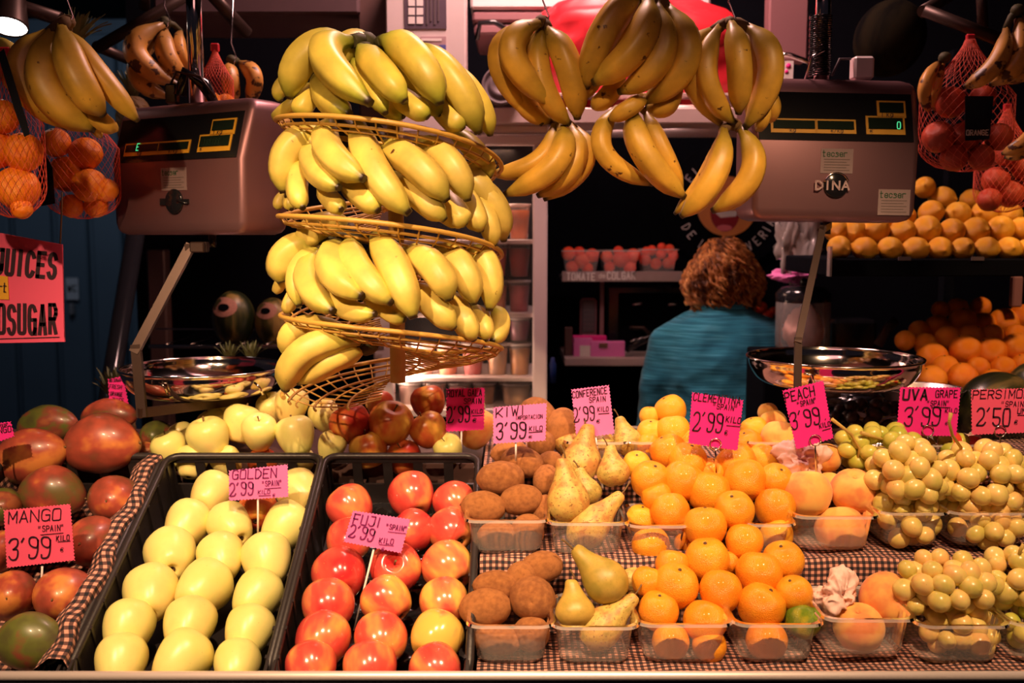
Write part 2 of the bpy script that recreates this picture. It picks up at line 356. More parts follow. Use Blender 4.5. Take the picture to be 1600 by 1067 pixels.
# ------------------------------------------------------------------ stroke lettering
G = {'A': '00 26 40|12 32', 'B': '00 06|06 36 35 33 03|33 43 41 30 00', 'C': '~45 36 16 05 01 10 30 41', 'D': '00 06 26 44 42 20 00', 'E': '40 00 06 46|03 33',
     'F': '00 06 46|03 33', 'G': '~45 36 16 05 01 10 30 41|23 43 40', 'H': '00 06|40 46|03 43', 'I': '20 26', 'J': '46 41~|16 46|~42 41 30 10 01', 'K': '00 06|46 02|13 40', 'L': '06 00 40',
     'M': '00 06 22 46 40', 'N': '00 06 40 46', 'O': '~26 06 01 00 20 40 42 46 26', 'P': '00 06 36 45 44 33 03', 'R': '00 06 36 45 44 33 03|23 40', 'S': '~45 36 16 05 04 13 33 42 41 30 10 01',
     'T': '06 46|20 26', 'U': '~06 02 00 20 40 42 46', 'V': '06 20 46', 'W': '06 10 24 30 46', 'Z': '06 46 00 40', 'Y': '06 23 46|23 20', 'X': '00 46|06 40', 'Q': '~26 06 00 40 46 26|22 40',
     '0': '~26 06 00 20 40 46 26', '1': '15 26 20', '2': '~05 16 36 45 43 11 00 00 20 40 51', '3': '~05 16 46 44 23|~23 43 41 30 10 01', '4': '36 02 42|33 30', '5': '46 06 03|~03 43 41 30 10 01',
     '6': '~45 26 04 01 20 40 42 23 02', '7': '06 46 10', '8': '~23 05 16 36 45 23 01 10 30 41 23', '9': '~45 36 06 04 23 43 45|~45 44 42 30 00 01', "'": '16 05', '"': '06 04|26 24', '.': '10 11', '-': '03 33',
     '€': '~44 35 15 03 01 10 30 41|02 32|03 33', 'a': '~44 14 04 00 30 42|44 40', 'c': '~43 34 14 03 01 10 30 41', 'e': '02 42 43~|~42 44 04 00 40 41', 'i': '20 24|26 26', 'k': '00 06|34 02|12 40', 'g': '~44 04 01 30 44|~44 40 2- 0-',
     'l': '20 26', 'o': '~24 04 00 40 44 24', 'r': '00 04|~02 04 44', 's': '~43 34 04 13 32 41 30 00', 't': '16 10 30|04 34', 'm': '00 04 24 20|24 44 40', '/': '00 46', 'u': '04 00 30|34 30', 'n': '00 04|~03 14 44 40', 'd': '~44 04 00 30 42|46 40', 'p': '0- 04|~04 44 41 00', 'ó': '~24 04 00 40 44 24|25 36', 'b': '06 00|~00 40 44 04'}
def glyph(ch):
    out = []
    for st in G.get(ch, '').split('|'):
        st = st.strip()
        if not st: continue
        curve = st.startswith('~'); st = st.replace('~', ' ').replace('-', '/')
        pts = [Vector((int(a[0]) / 6, (ord(a[1]) - 48) / 6)) for a in st.split()]
        if len(pts) > 1 and (pts[0] - pts[1]).length < 1e-6 and len(pts) == 2: pts[1] = pts[1] + Vector((.04, .1))
        if curve and len(pts) > 2:
            for _ in range(2):
                q = [pts[0]]
                for a, b in zip(pts, pts[1:]): q += [a * .75 + b * .25, a * .25 + b * .75]
                q.append(pts[-1]); pts = q
        out.append(pts)
    return out
def write(mb, s, fr, x, y, h, wd=.9, th=.1, slant=.1, ang=0, jit=.03, gap=.3, seed=1):
    """adds stroke text to mb; fr(u,v)->3D with v up; x,y = left baseline in frame units"""
    if wd > 3:                                                  # wd given as the wanted total width
        base = write(MB(), s, fr, 0, 0, h, 1.0, 0, slant, 0, 0, gap, seed); wd = max(.2, (wd - th * h * len(s)) / base)
    rnd = random.Random(seed + len(s)); ca, sa = math.cos(R(ang)), math.sin(R(ang)); cx = 0
    for ch in s:
        if ch == ' ': cx += .55 * h * wd; continue
        if ch in "'.": adv = .32
        elif ch == 'I' or ch in 'il': adv = .45
        else: adv = .667
        ox = -.33 * .55 if ch in 'Iil' else 0
        dy = rnd.uniform(-jit, jit) * h
        for pts in glyph(ch):
            q = []
            for p in pts:
                u = (p.x + ox * .7 + p.y * slant) * h * wd + cx; v = p.y * h + dy
                q.append(Vector((x + u * ca - v * sa, y + u * sa + v * ca)))
            hw = th * h / 2
            if len(q) <= 8:                                         # straight strokes: one quad each
                for p0, p1 in zip(q, q[1:]):
                    t = (p1 - p0); t = t.normalized() if t.length > 1e-9 else Vector((1, 0)); n = Vector((-t.y, t.x)) * hw; e = t * hw * .8
                    mb.add([fr(*(p0 - e + n)), fr(*(p0 - e - n)), fr(*(p1 + e - n)), fr(*(p1 + e + n))], [(0, 1, 2, 3)])
                continue
            if ch == '€': hw *= .6
            L_, R_ = [], []
            for i, p in enumerate(q):
                t = q[min(i + 1, len(q) - 1)] - q[max(i - 1, 0)]
                if t.length < 1e-9: t = Vector((1, 0))
                t.normalize(); n = Vector((-t.y, t.x))
                e = t * hw * (-1 if i == 0 else (1 if i == len(q) - 1 else 0))
                L_.append(fr(*(p + n * hw + e))); R_.append(fr(*(p - n * hw + e)))
            k = len(q)
            mb.add(L_ + R_, [(i, k + i, k + i + 1, i + 1) for i in range(k - 1)])
        cx += (adv + gap * .5) * h * wd + th * h
    return cx
def pixframe(Y, off=.0012):
    return lambda u, v: P(u, -v, Y - off)
ORD = ['first', 'second', 'third', 'fourth', 'fifth', 'sixth', 'seventh', 'eighth', 'ninth', 'tenth', 'eleventh', 'twelfth']
def ordpos(i, n):
    if n == 1: return 'lone one'
    if n == 2: return ['left one', 'right one'][i]
    if n == 3: return ['left one', 'middle one', 'right one'][i]
    if i == 0: return 'leftmost'
    if i == n - 1: return 'rightmost'
    return ORD[i] + ' from left'
# ================================================================== SETTING
mb = MB().box((-4, -1, -.05), (4, 7.3, 0)); struct('floor', mb, mat('floor_concrete', (.12, .10, .10), .6))
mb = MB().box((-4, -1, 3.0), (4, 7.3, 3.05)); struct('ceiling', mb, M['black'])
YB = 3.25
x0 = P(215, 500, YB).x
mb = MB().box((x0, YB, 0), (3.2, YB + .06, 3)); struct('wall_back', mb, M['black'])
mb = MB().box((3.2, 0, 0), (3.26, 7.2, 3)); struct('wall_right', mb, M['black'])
wl = struct('wall_left', MB().box((-4, 6.9, 0), (-1.0, 7.0, 3)), M['blue_wall'])
xs = [P(a, 500, 6.85).x for a in (-260, -160, -60, 25, 90, 146, 200, 300)]
for a, b in zip(xs, xs[1:]):
    obj('panel', MB().box((a + .02, 6.84, .02), (b - .02, 6.9, 2.9), .012), M['blue_wall'], wl)
# WC plate far away
Y = 6.82; a = P(103, 434, Y); b = P(124, 468, Y)
t = thing('toilet_sign', 'small pale WC notice on the far blue shutter', 'sign', (a + b) / 2)
obj('plate', MB().box((a.x, Y - .01, b.z), (b.x, Y, a.z)), mat('pale_sign', (.60, .66, .76), .6), t)
m_ = MB(); write(m_, 'WC', pixframe(Y, .014), 106, -455, 9, .8, .2, 0); obj('lettering', m_, M['black'], t)
a = P(109, 474, Y); b = P(117, 492, Y)
tag(obj('door_handle_box', MB().box((a.x, Y - .03, b.z), (b.x, Y + .02, a.z), .008), mat('pale_grey_box', (.25, .25, .28), .5), at=(a + b) / 2), 'small grey box on the blue shutter just below the WC notice', 'box')
# stall side post (dark, slanting)
_a = P(214, 350, 2.5); _b = P(158, 690, 2.3); _g = _b + (_b - _a) * (_b.z / (_a.z - _b.z))
t = MB(); t.tube([_a + (_a - _b) * .35, _g], .022, 10)
tag(obj('stall_post', t, M['black_gloss'], at=P(158, 690, 2.3)), 'dark slanting stall post left of the left scale arm', 'post')
a = P(232, 390, 2.9); b = P(266, 560, 2.9)
tag(obj('side_board', MB().box((a.x, 2.88, .0), (b.x, 2.93, a.z), .004), M['dark_wood'], at=(a.x, 2.9, 0)), 'dark brown board behind the slanting arm of the left scale', 'board')

# ================================================================== COUNTER
YF = 1.30
zrail = P(800, 1044, YF).z
ZA = CZ - .592; ZB = CZ - .485; ZC = CZ - .390
cnt = thing('display_counter', 'market counter with a polished steel front rail under all the fruit', 'counter', (0, 1.3, 0))
obj('front_rail', MB().tube([(-1.1, YF - .01, zrail - .006), (1.2, YF - .01, zrail - .006)], .0062, 16), M['steel_rail'], cnt)
obj('front_panel', MB().box((-1.1, YF - .012, .0), (1.2, YF + .005, zrail - .011), .003), M['black_gloss'], cnt)
XS = -.052
def poly_x(mb, prof, xa, xb):
    return mb.prism([(xa, y, z) for y, z in prof], (1, 0, 0), xb - xa)
obj('step', poly_x(MB(), [(YF + .01, 0), (YF + .01, ZA - .004), (1.49, ZA - .004), (1.49, ZB - .004), (1.65, ZB - .004), (1.65, ZC - .004), (1.98, ZC - .004), (1.98, 0)], XS + .003, 1.2), M['dark_wood'], cnt)
# crate geometry frame
RB = P(375, 711, 1.72); RF = P(265, 1046, 1.295)      # rim points back and front
up_ = Vector((0, RB.y - RF.y, RB.z - RF.z)).normalized(); nrm = Vector((0, -up_.z, up_.y)); LEN = (Vector((0, RB.y, RB.z)) - Vector((0, RF.y, RF.z))).length
R0 = Vector((0, RF.y, RF.z))
HC = .105
fl = R0 - nrm * (HC + .006)
bk = fl + up_ * (LEN + .01)
obj('slanted_bed', poly_x(MB(), [(YF + .012, 0), (YF + .012, fl.z + (YF + .012 - fl.y) * up_.z / up_.y - .004), (bk.y, bk.z - .004), (bk.y, 0)], -1.1, XS - .002), M['dark_wood'], cnt)
obj('back_shelf', MB().box((-1.1, bk.y + .002, 0), (XS - .002, 2.10, ZC - .014)), M['dark_wood'], cnt)
# gingham cloth over the right steps
prof = [(1.312, ZA), (1.40, ZA), (1.482, ZA), (1.487, ZA + .02), (1.487, ZB - .01), (1.492, ZB), (1.57, ZB), (1.642, ZB), (1.647, ZB + .02), (1.647, ZC - .01), (1.652, ZC), (1.8, ZC), (1.97, ZC)]
cum = [0]
for a, b in zip(prof, prof[1:]): cum.append(cum[-1] + math.hypot(b[0] - a[0], b[1] - a[1]))
def cloth(u, v):
    d = v * cum[-1]
    for i in range(len(prof) - 1):
        if d <= cum[i + 1] + 1e-9:
            k = (d - cum[i]) / (cum[i + 1] - cum[i]); y = prof[i][0] * (1 - k) + prof[i + 1][0] * k; z = prof[i][1] * (1 - k) + prof[i + 1][1] * k; break
    x = XS + .004 + u * (1.2 - XS - .006)
    flat = 1 if abs(prof[i][1] - prof[i + 1][1]) < .003 else .3
    z += .0022 * flat * (1 + math.sin(x * 61 + y * 40) * math.sin(y * 90 + x * 13)); y -= .0015 * (1 + math.sin(x * 45))
    return (x, y, z)
m_ = MB().grid(cloth, 150, 90, ((1.2 - XS) / .0092, cum[-1] / .0092))
tag(obj('gingham_cloth', m_, M['gingham'], at=(XS, 1.31, ZA)), 'brown and pink gingham cloth covering the stepped display under the punnets', 'cloth')
# ================================================================== CRATES
def crate(xa, xb, label, slots=True):
    t = thing('plastic_crate', label, 'crate', tuple(Vector(((xa + xb) / 2, 0, 0)) + R0 - nrm * HC), 'slanted crates of loose fruit')
    def pt(x, s, h): return Vector((x, 0, 0)) + R0 + up_ * s + nrm * h      # h negative = below the rim
    def slab(mb, xA, xB, s0, s1, h0, h1):
        vs = [pt(x, s, h) for h in (h0, h1) for s in (s0, s1) for x in (xA, xB)]
        mb.add(vs, [(0, 2, 3, 1), (4, 5, 7, 6), (0, 1, 5, 4), (2, 6, 7, 3), (0, 4, 6, 2), (1, 3, 7, 5)])
    T = .004
    m = MB(); slab(m, xa + .006, xb - .006, 0.004, LEN - .004, -HC, -HC + .004); obj('floor_panel', m, M['black_plastic'], t)
    for xx in (xa, xb - T):                                       # sides with ribs
        m = MB(); slab(m, xx, xx + T, 0, LEN, -HC, -.004)
        for k in range(9):
            s = LEN * (k + .5) / 9; off = T if xx == xa else -.003
            slab(m, xx + off, xx + off + .003, s - .003, s + .003, -HC, -.004)
        obj('side_wall', m, M['black_plastic'], t)
    for s in (0, LEN - T):                                        # ends with hand slots
        m = MB()
        slab(m, xa, xb, s, s + T, -HC, -.060 if slots else -.03)
        slab(m, xa, xb, s, s + T, -.014 if s else -.040, -.002 if s else -.028)
        n = 5; wv = (xb - xa)
        for k in range(n + 1):
            xc = xa + wv * k / n; slab(m, max(xa, xc - .008), min(xb, xc + .008), s, s + T, -.062, -.012 if s else -.038)
        obj('end_wall', m, M['black_plastic'], t)
    # rim: rounded tube loop
    c = .022; path = []
    for (cx, cs, a0) in ((xb - c, LEN - c, 0), (xa + c, LEN - c, 90), (xa + c, c, 180), (xb - c, c, 270)):
        for k in range(5):
            a = R(a0 + k * 22.5); path.append(pt(cx + c * math.cos(a), cs + c * math.sin(a), -.002 if a0 < 150 else -.002 - .026 * (1 - (cs + c * math.sin(a)) / .03)))
    path.append(path[0]); path.append(path[1])
    obj('rim', MB().tube(path, .0062, 8, False), M['black_plastic'], t)
    return t
X1a, X1b, X2b, XM = -.588, -.318, -.053, -.862
crate(X1a, X1b - .006, 'black plastic crate holding the rows of yellow apples')
crate(X1b, X2b - .004, 'black plastic crate holding the rows of red striped apples')
crate(XM, X1a - .010, 'black plastic crate under the mangoes at the left', True)
def mcloth(u, v):
    s = -.01 + v * (LEN + .012)
    prof_ = [(XM + .008, -.02), (XM + .012, -.095), (X1a - .060, -.085), (X1a - .048, -.010), (X1a - .026, .010), (X1a - .008, .009), (X1a - .003, -.02)]
    k = u * (len(prof_) - 1); i = min(int(k), len(prof_) - 2); k -= i
    x = prof_[i][0] * (1 - k) + prof_[i + 1][0] * k; h = prof_[i][1] * (1 - k) + prof_[i + 1][1] * k
    s = min(max(s, .008), LEN - .008)
    return Vector((x + .005 * math.sin(s * 40 + x * 20), 0, 0)) + R0 + up_ * s + nrm * (h + .002 * math.sin(s * 90 + x * 50))
_g = MB().grid(mcloth, 64, 60)
for j in range(61):
    acc = 0
    for i in range(65):
        q = j * 65 + i
        if i: acc += (_g.v[q] - _g.v[q - 1]).length
        _g.uv[q] = (acc / .0125, j / 60 * LEN / .0125)
mc = obj('gingham_liner', _g, M['gingham'], at=Vector((XM + .13, 0, 0)) + R0 - nrm * .09)
tag(mc, 'gingham cloth lining the mango crate, folded over its right edge', 'cloth')
tray = MB()
def dimple(u, v):
    s = .03 + v * (LEN - .05); x = X1b + .02 + u * (X2b - X1b - .045)
    h = -HC + .012 + .006 * math.cos(u * 3 * 2 * math.pi) * math.cos(v * 6 * 2 * math.pi)
    return Vector((x, 0, 0)) + R0 + up_ * s + nrm * h
tag(obj('moulded_tray', MB().grid(dimple, 30, 50), M['black_gloss'], at=Vector((-.18, 0, 0)) + R0 - nrm * .1), 'dark moulded liner tray under the red striped apples', 'tray')

# ================================================================== FRUIT PROTOTYPES (unit radius)
def radial(prof, n=28, lob=0, seed=0, bend=0):
    rnd = random.Random(seed); ph = rnd.uniform(0, 6); mb = MB(); rings = []
    for r, z in prof:
        ring = []
        for k in range(n):
            a = 2 * math.pi * k / n
            rr = r * (1 + lob * math.cos(5 * a + ph) * (.3 + .7 * abs(z)) + .025 * math.cos(2 * a + ph))
            ring.append((rr * math.cos(a) + bend * z * z, rr * math.sin(a), z))
        rings.append(ring)
    return mb.loft(rings, True, False, True)
def spl(pts, n):
    """catmull-rom through profile points"""
    out = []
    P_ = [pts[0]] + list(pts) + [pts[-1]]
    for i in range(1, len(P_) - 2):
        for j in range(n):
            t = j / n; a, b, c, d = [Vector(q) for q in P_[i - 1:i + 3]]
            out.append(.5 * ((2 * b) + (c - a) * t + (2 * a - 5 * b + 4 * c - d) * t * t + (3 * b - a - 3 * c + d) * t ** 3))
    out.append(Vector(P_[-1])); return [(max(p.x, .0005), p.y) for p in out]
AP = spl([(0, -.72), (.12, -.78), (.32, -.90), (.62, -.80), (.90, -.38), (1.0, .12), (.93, .52), (.66, .84), (.36, .92), (.15, .78), (0, .62)], 4)
APG = spl([(0, -.86), (.12, -.93), (.30, -1.0), (.56, -.88), (.82, -.42), (.97, .15), (.93, .58), (.66, .90), (.34, .97), (.14, .82), (0, .66)], 4)
apple_me = [radial(AP, 28, .015, s).mesh('apple') for s in range(3)]
apple_g = [radial(APG, 28, .02, s + 9).mesh('apple') for s in range(3)]
stem_me = MB().tube([(0, 0, .60), (.03, .02, .85), (.10, .04, 1.12)], [.035, .03, .05], 6).mesh('stem')
calyx_me = MB().lathe([(0.0, -.76), (.10, -.80), (.13, -.86), (.06, -.80)], 8).mesh('calyx')
calyx_g = MB().lathe([(0.0, -.88), (.08, -.93), (.12, -.99), (.05, -.93)], 8).mesh('calyx')
CL = spl([(0, -.70), (.3, -.76), (.7, -.60), (.97, -.15), (.98, .22), (.76, .60), (.42, .75), (.16, .76), (0, .70)], 4)
clem_me = [radial(CL, 26, .012, s).mesh('clementine') for s in range(3)]
button_me = MB().lathe([(0, .76), (.07, .78), (.09, .73)], 8).mesh('button')
SPH = spl([(0, -.98), (.3, -.95), (.7, -.72), (.98, -.2), (.98, .25), (.72, .70), (.3, .95), (.06, .97), (0, .94)], 4)
orange_me = [radial(SPH, 24, .006, s).mesh('orange') for s in range(2)]
obutton_me = MB().lathe([(0, .97), (.06, 1.0), (.08, .94)], 8).mesh('button')
LM = spl([(0, -1.22), (.10, -1.18), (.28, -1.0), (.70, -.72), (.97, -.15), (.95, .25), (.68, .75), (.25, 1.02), (.09, 1.14), (0, 1.16)], 4)
lemon_me = [radial(LM, 22, .01, s).mesh('lemon') for s in range(2)]
KW = spl([(0, -1.17), (.10, -1.2), (.35, -1.12), (.75, -.80), (.98, -.2), (.98, .25), (.75, .82), (.35, 1.13), (.12, 1.18), (0, 1.13)], 4)
kiwi_me = [radial(KW, 24, .008, s).mesh('kiwi') for s in range(3)]
kbut_me = MB().lathe([(0, -1.22), (.07, -1.25), (.13, -1.17)], 8).mesh('blossom_end')
PR = spl([(0, -.92), (.14, -.95), (.45, -.92), (.85, -.55), (1.0, -.05), (.88, .45), (.60, .95), (.42, 1.4), (.33, 1.75), (.2, 1.92), (0, 1.93)], 4)
pear_me = [radial(PR, 26, .008, s, .05 * (s - 1)).mesh('pear') for s in range(3)]
pstem_me = MB().tube([(0, 0, 1.85), (.03, 0, 2.1), (.12, .03, 2.35), (.24, .05, 2.55)], [.05, .04, .04, .06], 6).mesh('stem')
pcal_me = MB().lathe([(0, -.94), (.10, -.99), (.15, -.94)], 8).mesh('calyx')
MG = spl([(0, -1.22), (.35, -1.14), (.75, -.78), (1.0, -.15), (.96, .35), (.72, .80), (.38, 1.10), (.12, 1.2), (0, 1.18)], 4)
mango_me = []
for s in range(3):
    b_ = radial(MG, 28, .0, s, .10)
    for v in b_.v: v.y *= .86
    mango_me.append(b_.mesh('mango'))
mstem_me = MB().tube([(.14, 0, 1.16), (.15, 0, 1.26)], [.05, .03], 6).mesh('stem')
peach_me = []
for s in range(3):
    b_ = MB(); rings = []
    for r, z in spl([(0, -.90), (.3, -.92), (.72, -.70), (1.0, -.1), (.96, .35), (.68, .78), (.30, .90), (.1, .82), (0, .76)], 4):
        rings.append([])
        for k in range(36):
            a = 2 * math.pi * k / 36; d = abs((a + math.pi) % (2 * math.pi) - math.pi)
            rr = r * (1 - .07 * math.exp(-(d / .14) ** 2)); rings[-1].append((rr * math.cos(a), rr * math.sin(a), z))
    b_.loft(rings, True, False, True); peach_me.append(b_.mesh('peach'))
pit_me = MB().lathe([(0, .77), (.06, .80), (.1, .84)], 8).mesh('stem_hollow')
grape_me = MB().ball((0, 0, 0), (1, 1, 1.12), 16, 10).mesh('grape')
KINDS = {'apple': (apple_me, [('stem', stem_me, 'stem'), ('calyx', calyx_me, 'calyx')]),
         'gapple': (apple_g, [('stem', stem_me, 'stem'), ('calyx', calyx_g, 'calyx')]),
         'clementine': (clem_me, [('button', button_me, 'calyx')]), 'orange': (orange_me, [('button', obutton_me, 'calyx')]),
         'lemon': (lemon_me, []), 'kiwi': (kiwi_me, [('blossom_end', kbut_me, 'calyx')]),
         'pear': (pear_me, [('stem', pstem_me, 'stem'), ('calyx', pcal_me, 'calyx')]),
         'mango': (mango_me, [('stem', mstem_me, 'stem')]), 'peach': (peach_me, [('stem_hollow', pit_me, 'peach')])}
mcache = {}
def put(kind, loc, r, m, label, cat, group, rot=None, parts=True, name=None, rnd=random):
    meshes, extra = KINDS[kind]; i = rnd.randrange(len(meshes)); key = (kind, i, m)
    if key not in mcache:
        me = meshes[i].copy(); me.materials.clear(); me.materials.append(M[m]); mcache[key] = me
    o = bpy.data.objects.new(name or cat, mcache[key]); COL.objects.link(o)
    o.location = loc; o.scale = r if isinstance(r, (tuple, list)) else (r, r, r)
    o.rotation_euler = rot if rot is not None else (rnd.uniform(-.5, .5), rnd.uniform(-.5, .5), rnd.uniform(0, 6.28))
    tag(o, label, cat, group)
    if parts:
        for nm, me, mm in extra:
            if not me.materials: me.materials.append(M[mm])
            c = bpy.data.objects.new(nm, me); COL.objects.link(c); c.parent = o
    return o
def rowlabel(desc, where, rows, i, j):
    n = len(rows); rn = 'front row' if i == n - 1 else ('back row' if i == 0 else ORD[n - 1 - i] + ' row from front')
    return f'{desc}, {ordpos(j, len(rows[i]))} in the {rn} {where}'
cplane = R0 - nrm * .030
# ------------------------------------------------------------------ yellow apples in the crate
golden = [[(330, 772, 33), (402, 797, 29), (470, 770, 35)],
          [(292, 820, 36), (361, 822, 35), (446, 824, 38)], [(266, 868, 41), (345, 872, 37), (417, 876, 40)],
          [(235, 928, 43), (317, 920, 43), (401, 932, 39)], [(200, 982, 41), (295, 978, 42), (388, 987, 39)],
          [(189, 1036, 42), (284, 1032, 45), (370, 1040, 38)]]
rnd = random.Random(3)
for i, row in enumerate(golden):
    for j, (x, y, r) in enumerate(row):
        p = hitplane(x, y, cplane, nrm); rr = r * p.y / F * 1.05
        red = (i == 0 and j == 1)
        put('apple' if red else 'gapple', p, rr, 'gala' if red else 'gold_apple', ('red and orange apple behind the GOLDEN card, ' + ordpos(j, 3) + ' of the back row') if red else rowlabel('yellow apple', 'of its crate', golden, i, j),
            'apple', None if red else 'yellow apples in the crate', (rnd.uniform(-1.35, -.75), rnd.uniform(-.5, .5), rnd.uniform(-.7, .7)), rnd=rnd)
fuji = [[(547, 793, 36), (643, 774, 37), (711, 786, 34)], [(545, 845, 36), (645, 830, 34), (705, 829, 36)],
        [(530, 898, 43), (619, 887, 41), (700, 886, 41)], [(513, 946, 42), (604, 939, 40), (694, 941, 39)],
        [(504, 1000, 45), (595, 999, 43), (682, 995, 42)], [(486, 1042, 41), (578, 1044, 43), (681, 1045, 41)]]
for i, row in enumerate(fuji):
    for j, (x, y, r) in enumerate(row):
        p = hitplane(x, y, cplane, nrm); rr = r * p.y / F * 1.0
        if (i, j) == (2, 1): rot = (R(60), 0, 0)
        else: rot = (rnd.uniform(-1.3, -.7), rnd.uniform(-.6, .6), rnd.uniform(-.7, .7))
        put('apple', p, rr, 'fuji', rowlabel('red striped apple', 'of its crate', fuji, i, j), 'apple', 'red striped apples in the crate', rot, rnd=rnd)
# ------------------------------------------------------------------ mangoes   (x,y,rx,ry, kind, dir(angle in picture of long axis), dY, label)
mang = [(158, 692, 60, 47, 'mango', 8, -.05, 'large rosy mango on top of the mango pile'),
        (45, 712, 60, 42, 'mango', 20, -.03, 'dark red mango behind the largest one, by the left edge'),
        (74, 662, 52, 30, 'mango_green', 8, .06, 'green mango lying at the back of the mango pile'),
        (170, 648, 46, 26, 'mango', 5, .07, 'dark red mango half hidden behind the large rosy one'),
        (82, 768, 50, 41, 'mango', -5, 0, 'red mango with bright highlight above the MANGO card'),
        (181, 781, 43, 45, 'mango', 80, 0, 'orange red mango with stem scar facing the front'),
        (147, 846, 43, 48, 'mango', 70, 0, 'orange mango just right of the MANGO card'),
        (4, 792, 28, 36, 'mango_green', 80, .01, 'green mango cut by the left edge above the MANGO card'),
        (0, 862, 26, 40, 'mango', 80, .0, 'red mango half hidden behind the MANGO card at left edge'),
        (66, 850, 40, 36, 'mango', 70, .03, 'mango hidden behind the MANGO price card'),
        (18, 930, 36, 47, 'mango', 80, .0, 'red green mango below the MANGO card at left edge'),
        (101, 930, 47, 52, 'mango', 85, 0, 'red mango with dark stem scar below the MANGO card'),
        (48, 1002, 57, 47, 'mango_green', 5, -.0, 'dark green and purple mango at the very front'),
        (245, 682, 26, 30, 'mango_green', 70, .10, 'small green and orange mango beside the yellow apples'),
        (226, 712, 26, 22, 'mango', 10, .07, 'small orange mango right behind the large rosy one')]
mplane = R0 - nrm * .02
for x, y, rx, ry, m, ang, dy, lab in mang:
    p = hitplane(x, y, mplane, nrm)
    if dy: p = P(x, y, p.y + dy)
    L_ = max(rx, ry) * p.y / F; S_ = min(rx, ry) * p.y / F
    a = R(ang)
    if ang < 60: rot = Euler((R(10), R(90) - a, R(rnd.uniform(-10, 10))))
    else: rot = Euler((R(75), R(12), R(rnd.uniform(-15, 15))))
    sx = S_ if ang < 60 else (rx * p.y / F)
    put('mango', p, (sx, S_ if ang < 60 else ry * p.y / F, (L_ if ang < 60 else L_) / 1.12), m, lab, 'mango', 'loose mangoes', rot, rnd=rnd)
# ------------------------------------------------------------------ back shelf apples
backrow = [(266, 702, 28, 'gapple', 'gold_apple', 1.80, 'yellow apple at the left end of the row behind crate'),
 (284, 680, 20, 'gapple', 'gold_apple', 1.86, 'small yellow apple with its calyx showing, behind the crate'),
 (326, 686, 34, 'gapple', 'gold_apple', 1.79, 'broad pale yellow apple just behind the yellow apple crate'),
 (334, 662, 24, 'gapple', 'gold_apple', 1.88, 'yellow apple peeping over the broad pale one behind crate'),
 (377, 662, 30, 'gapple', 'gold_apple', 1.83, 'bright yellow apple below the left scale pan, left of twin'),
 (405, 676, 29, 'gapple', 'gold_apple', 1.79, 'bright yellow apple below the left scale pan, right of twin'),
 (462, 681, 31, 'gapple', 'gold_apple', 1.79, 'yellow apple with stem facing front, behind the two crates'),
 (455, 634, 28, 'gapple', 'gold_apple', 1.86, 'yellow apple right under the lowest banana tip'),
 (425, 638, 24, 'gapple', 'gold_apple', 1.90, 'yellow apple at the back under the left scale bracket'),
 (507, 650, 25, 'gapple', 'gold_apple', 1.86, 'pale yellow apple next to the first dark red one'),
 (518, 697, 23, 'gapple', 'gold_apple', 1.78, 'small golden apple with calyx forward above the crate corner'),
 (548, 662, 32, 'apple', 'gala', 1.80, 'dark red apple beside the pale yellow ones, behind crates'),
 (610, 662, 35, 'apple', 'gala', 1.80, 'large shaded red apple in the middle of the back row'),
 (670, 672, 29, 'apple', 'gala', 1.80, 'dark red apple just left of the ROYAL GALA card'),
 (669, 628, 27, 'apple', 'gala', 1.88, 'shaded red apple on top of back row beside ROYAL GALA'),
 (594, 632, 22, 'apple', 'gala', 1.90, 'red apple peeping up behind the middle of the back row'),
 (576, 703, 30, 'apple', 'gala', 1.78, 'red apple with stem hollow seen over the crate rim'),
 (632, 716, 28, 'apple', 'gala', 1.79, 'red apple seen through the slots of the crate end'),
 (701, 702, 24, 'gapple', 'gold_apple', 1.79, 'yellow and orange apple under the ROYAL GALA card'),
 (744, 670, 31, 'gapple', 'peach', 1.87, 'pale orange apple between the ROYAL GALA and KIWI cards'),
 (735, 640, 22, 'gapple', 'gold_apple', 1.93, 'yellow apple behind the KIWI card, by its upper corner'),
 (300, 722, 26, 'gapple', 'gold_apple', 1.78, 'yellow apple behind the crate slots near the left corner'),
 (355, 722, 24, 'gapple', 'gold_apple', 1.78, 'yellow apple behind the crate slots in the middle'),
 (410, 724, 24, 'apple', 'gala', 1.80, 'orange apple behind the crate slots near the GOLDEN card'),
 (470, 722, 22, 'gapple', 'gold_apple', 1.80, 'yellow apple behind the crate slots near the right corner'),
 (362, 640, 24, 'gapple', 'gold_apple', 1.90, 'yellow apple rising highest behind the pair of bright ones')]
for x, y, r, k, m, Y, lab in backrow:
    Y -= .025; put(k, P(x, y, Y), r * Y / F, m, lab, 'apple', 'loose apples on the back shelf', rnd=rnd)
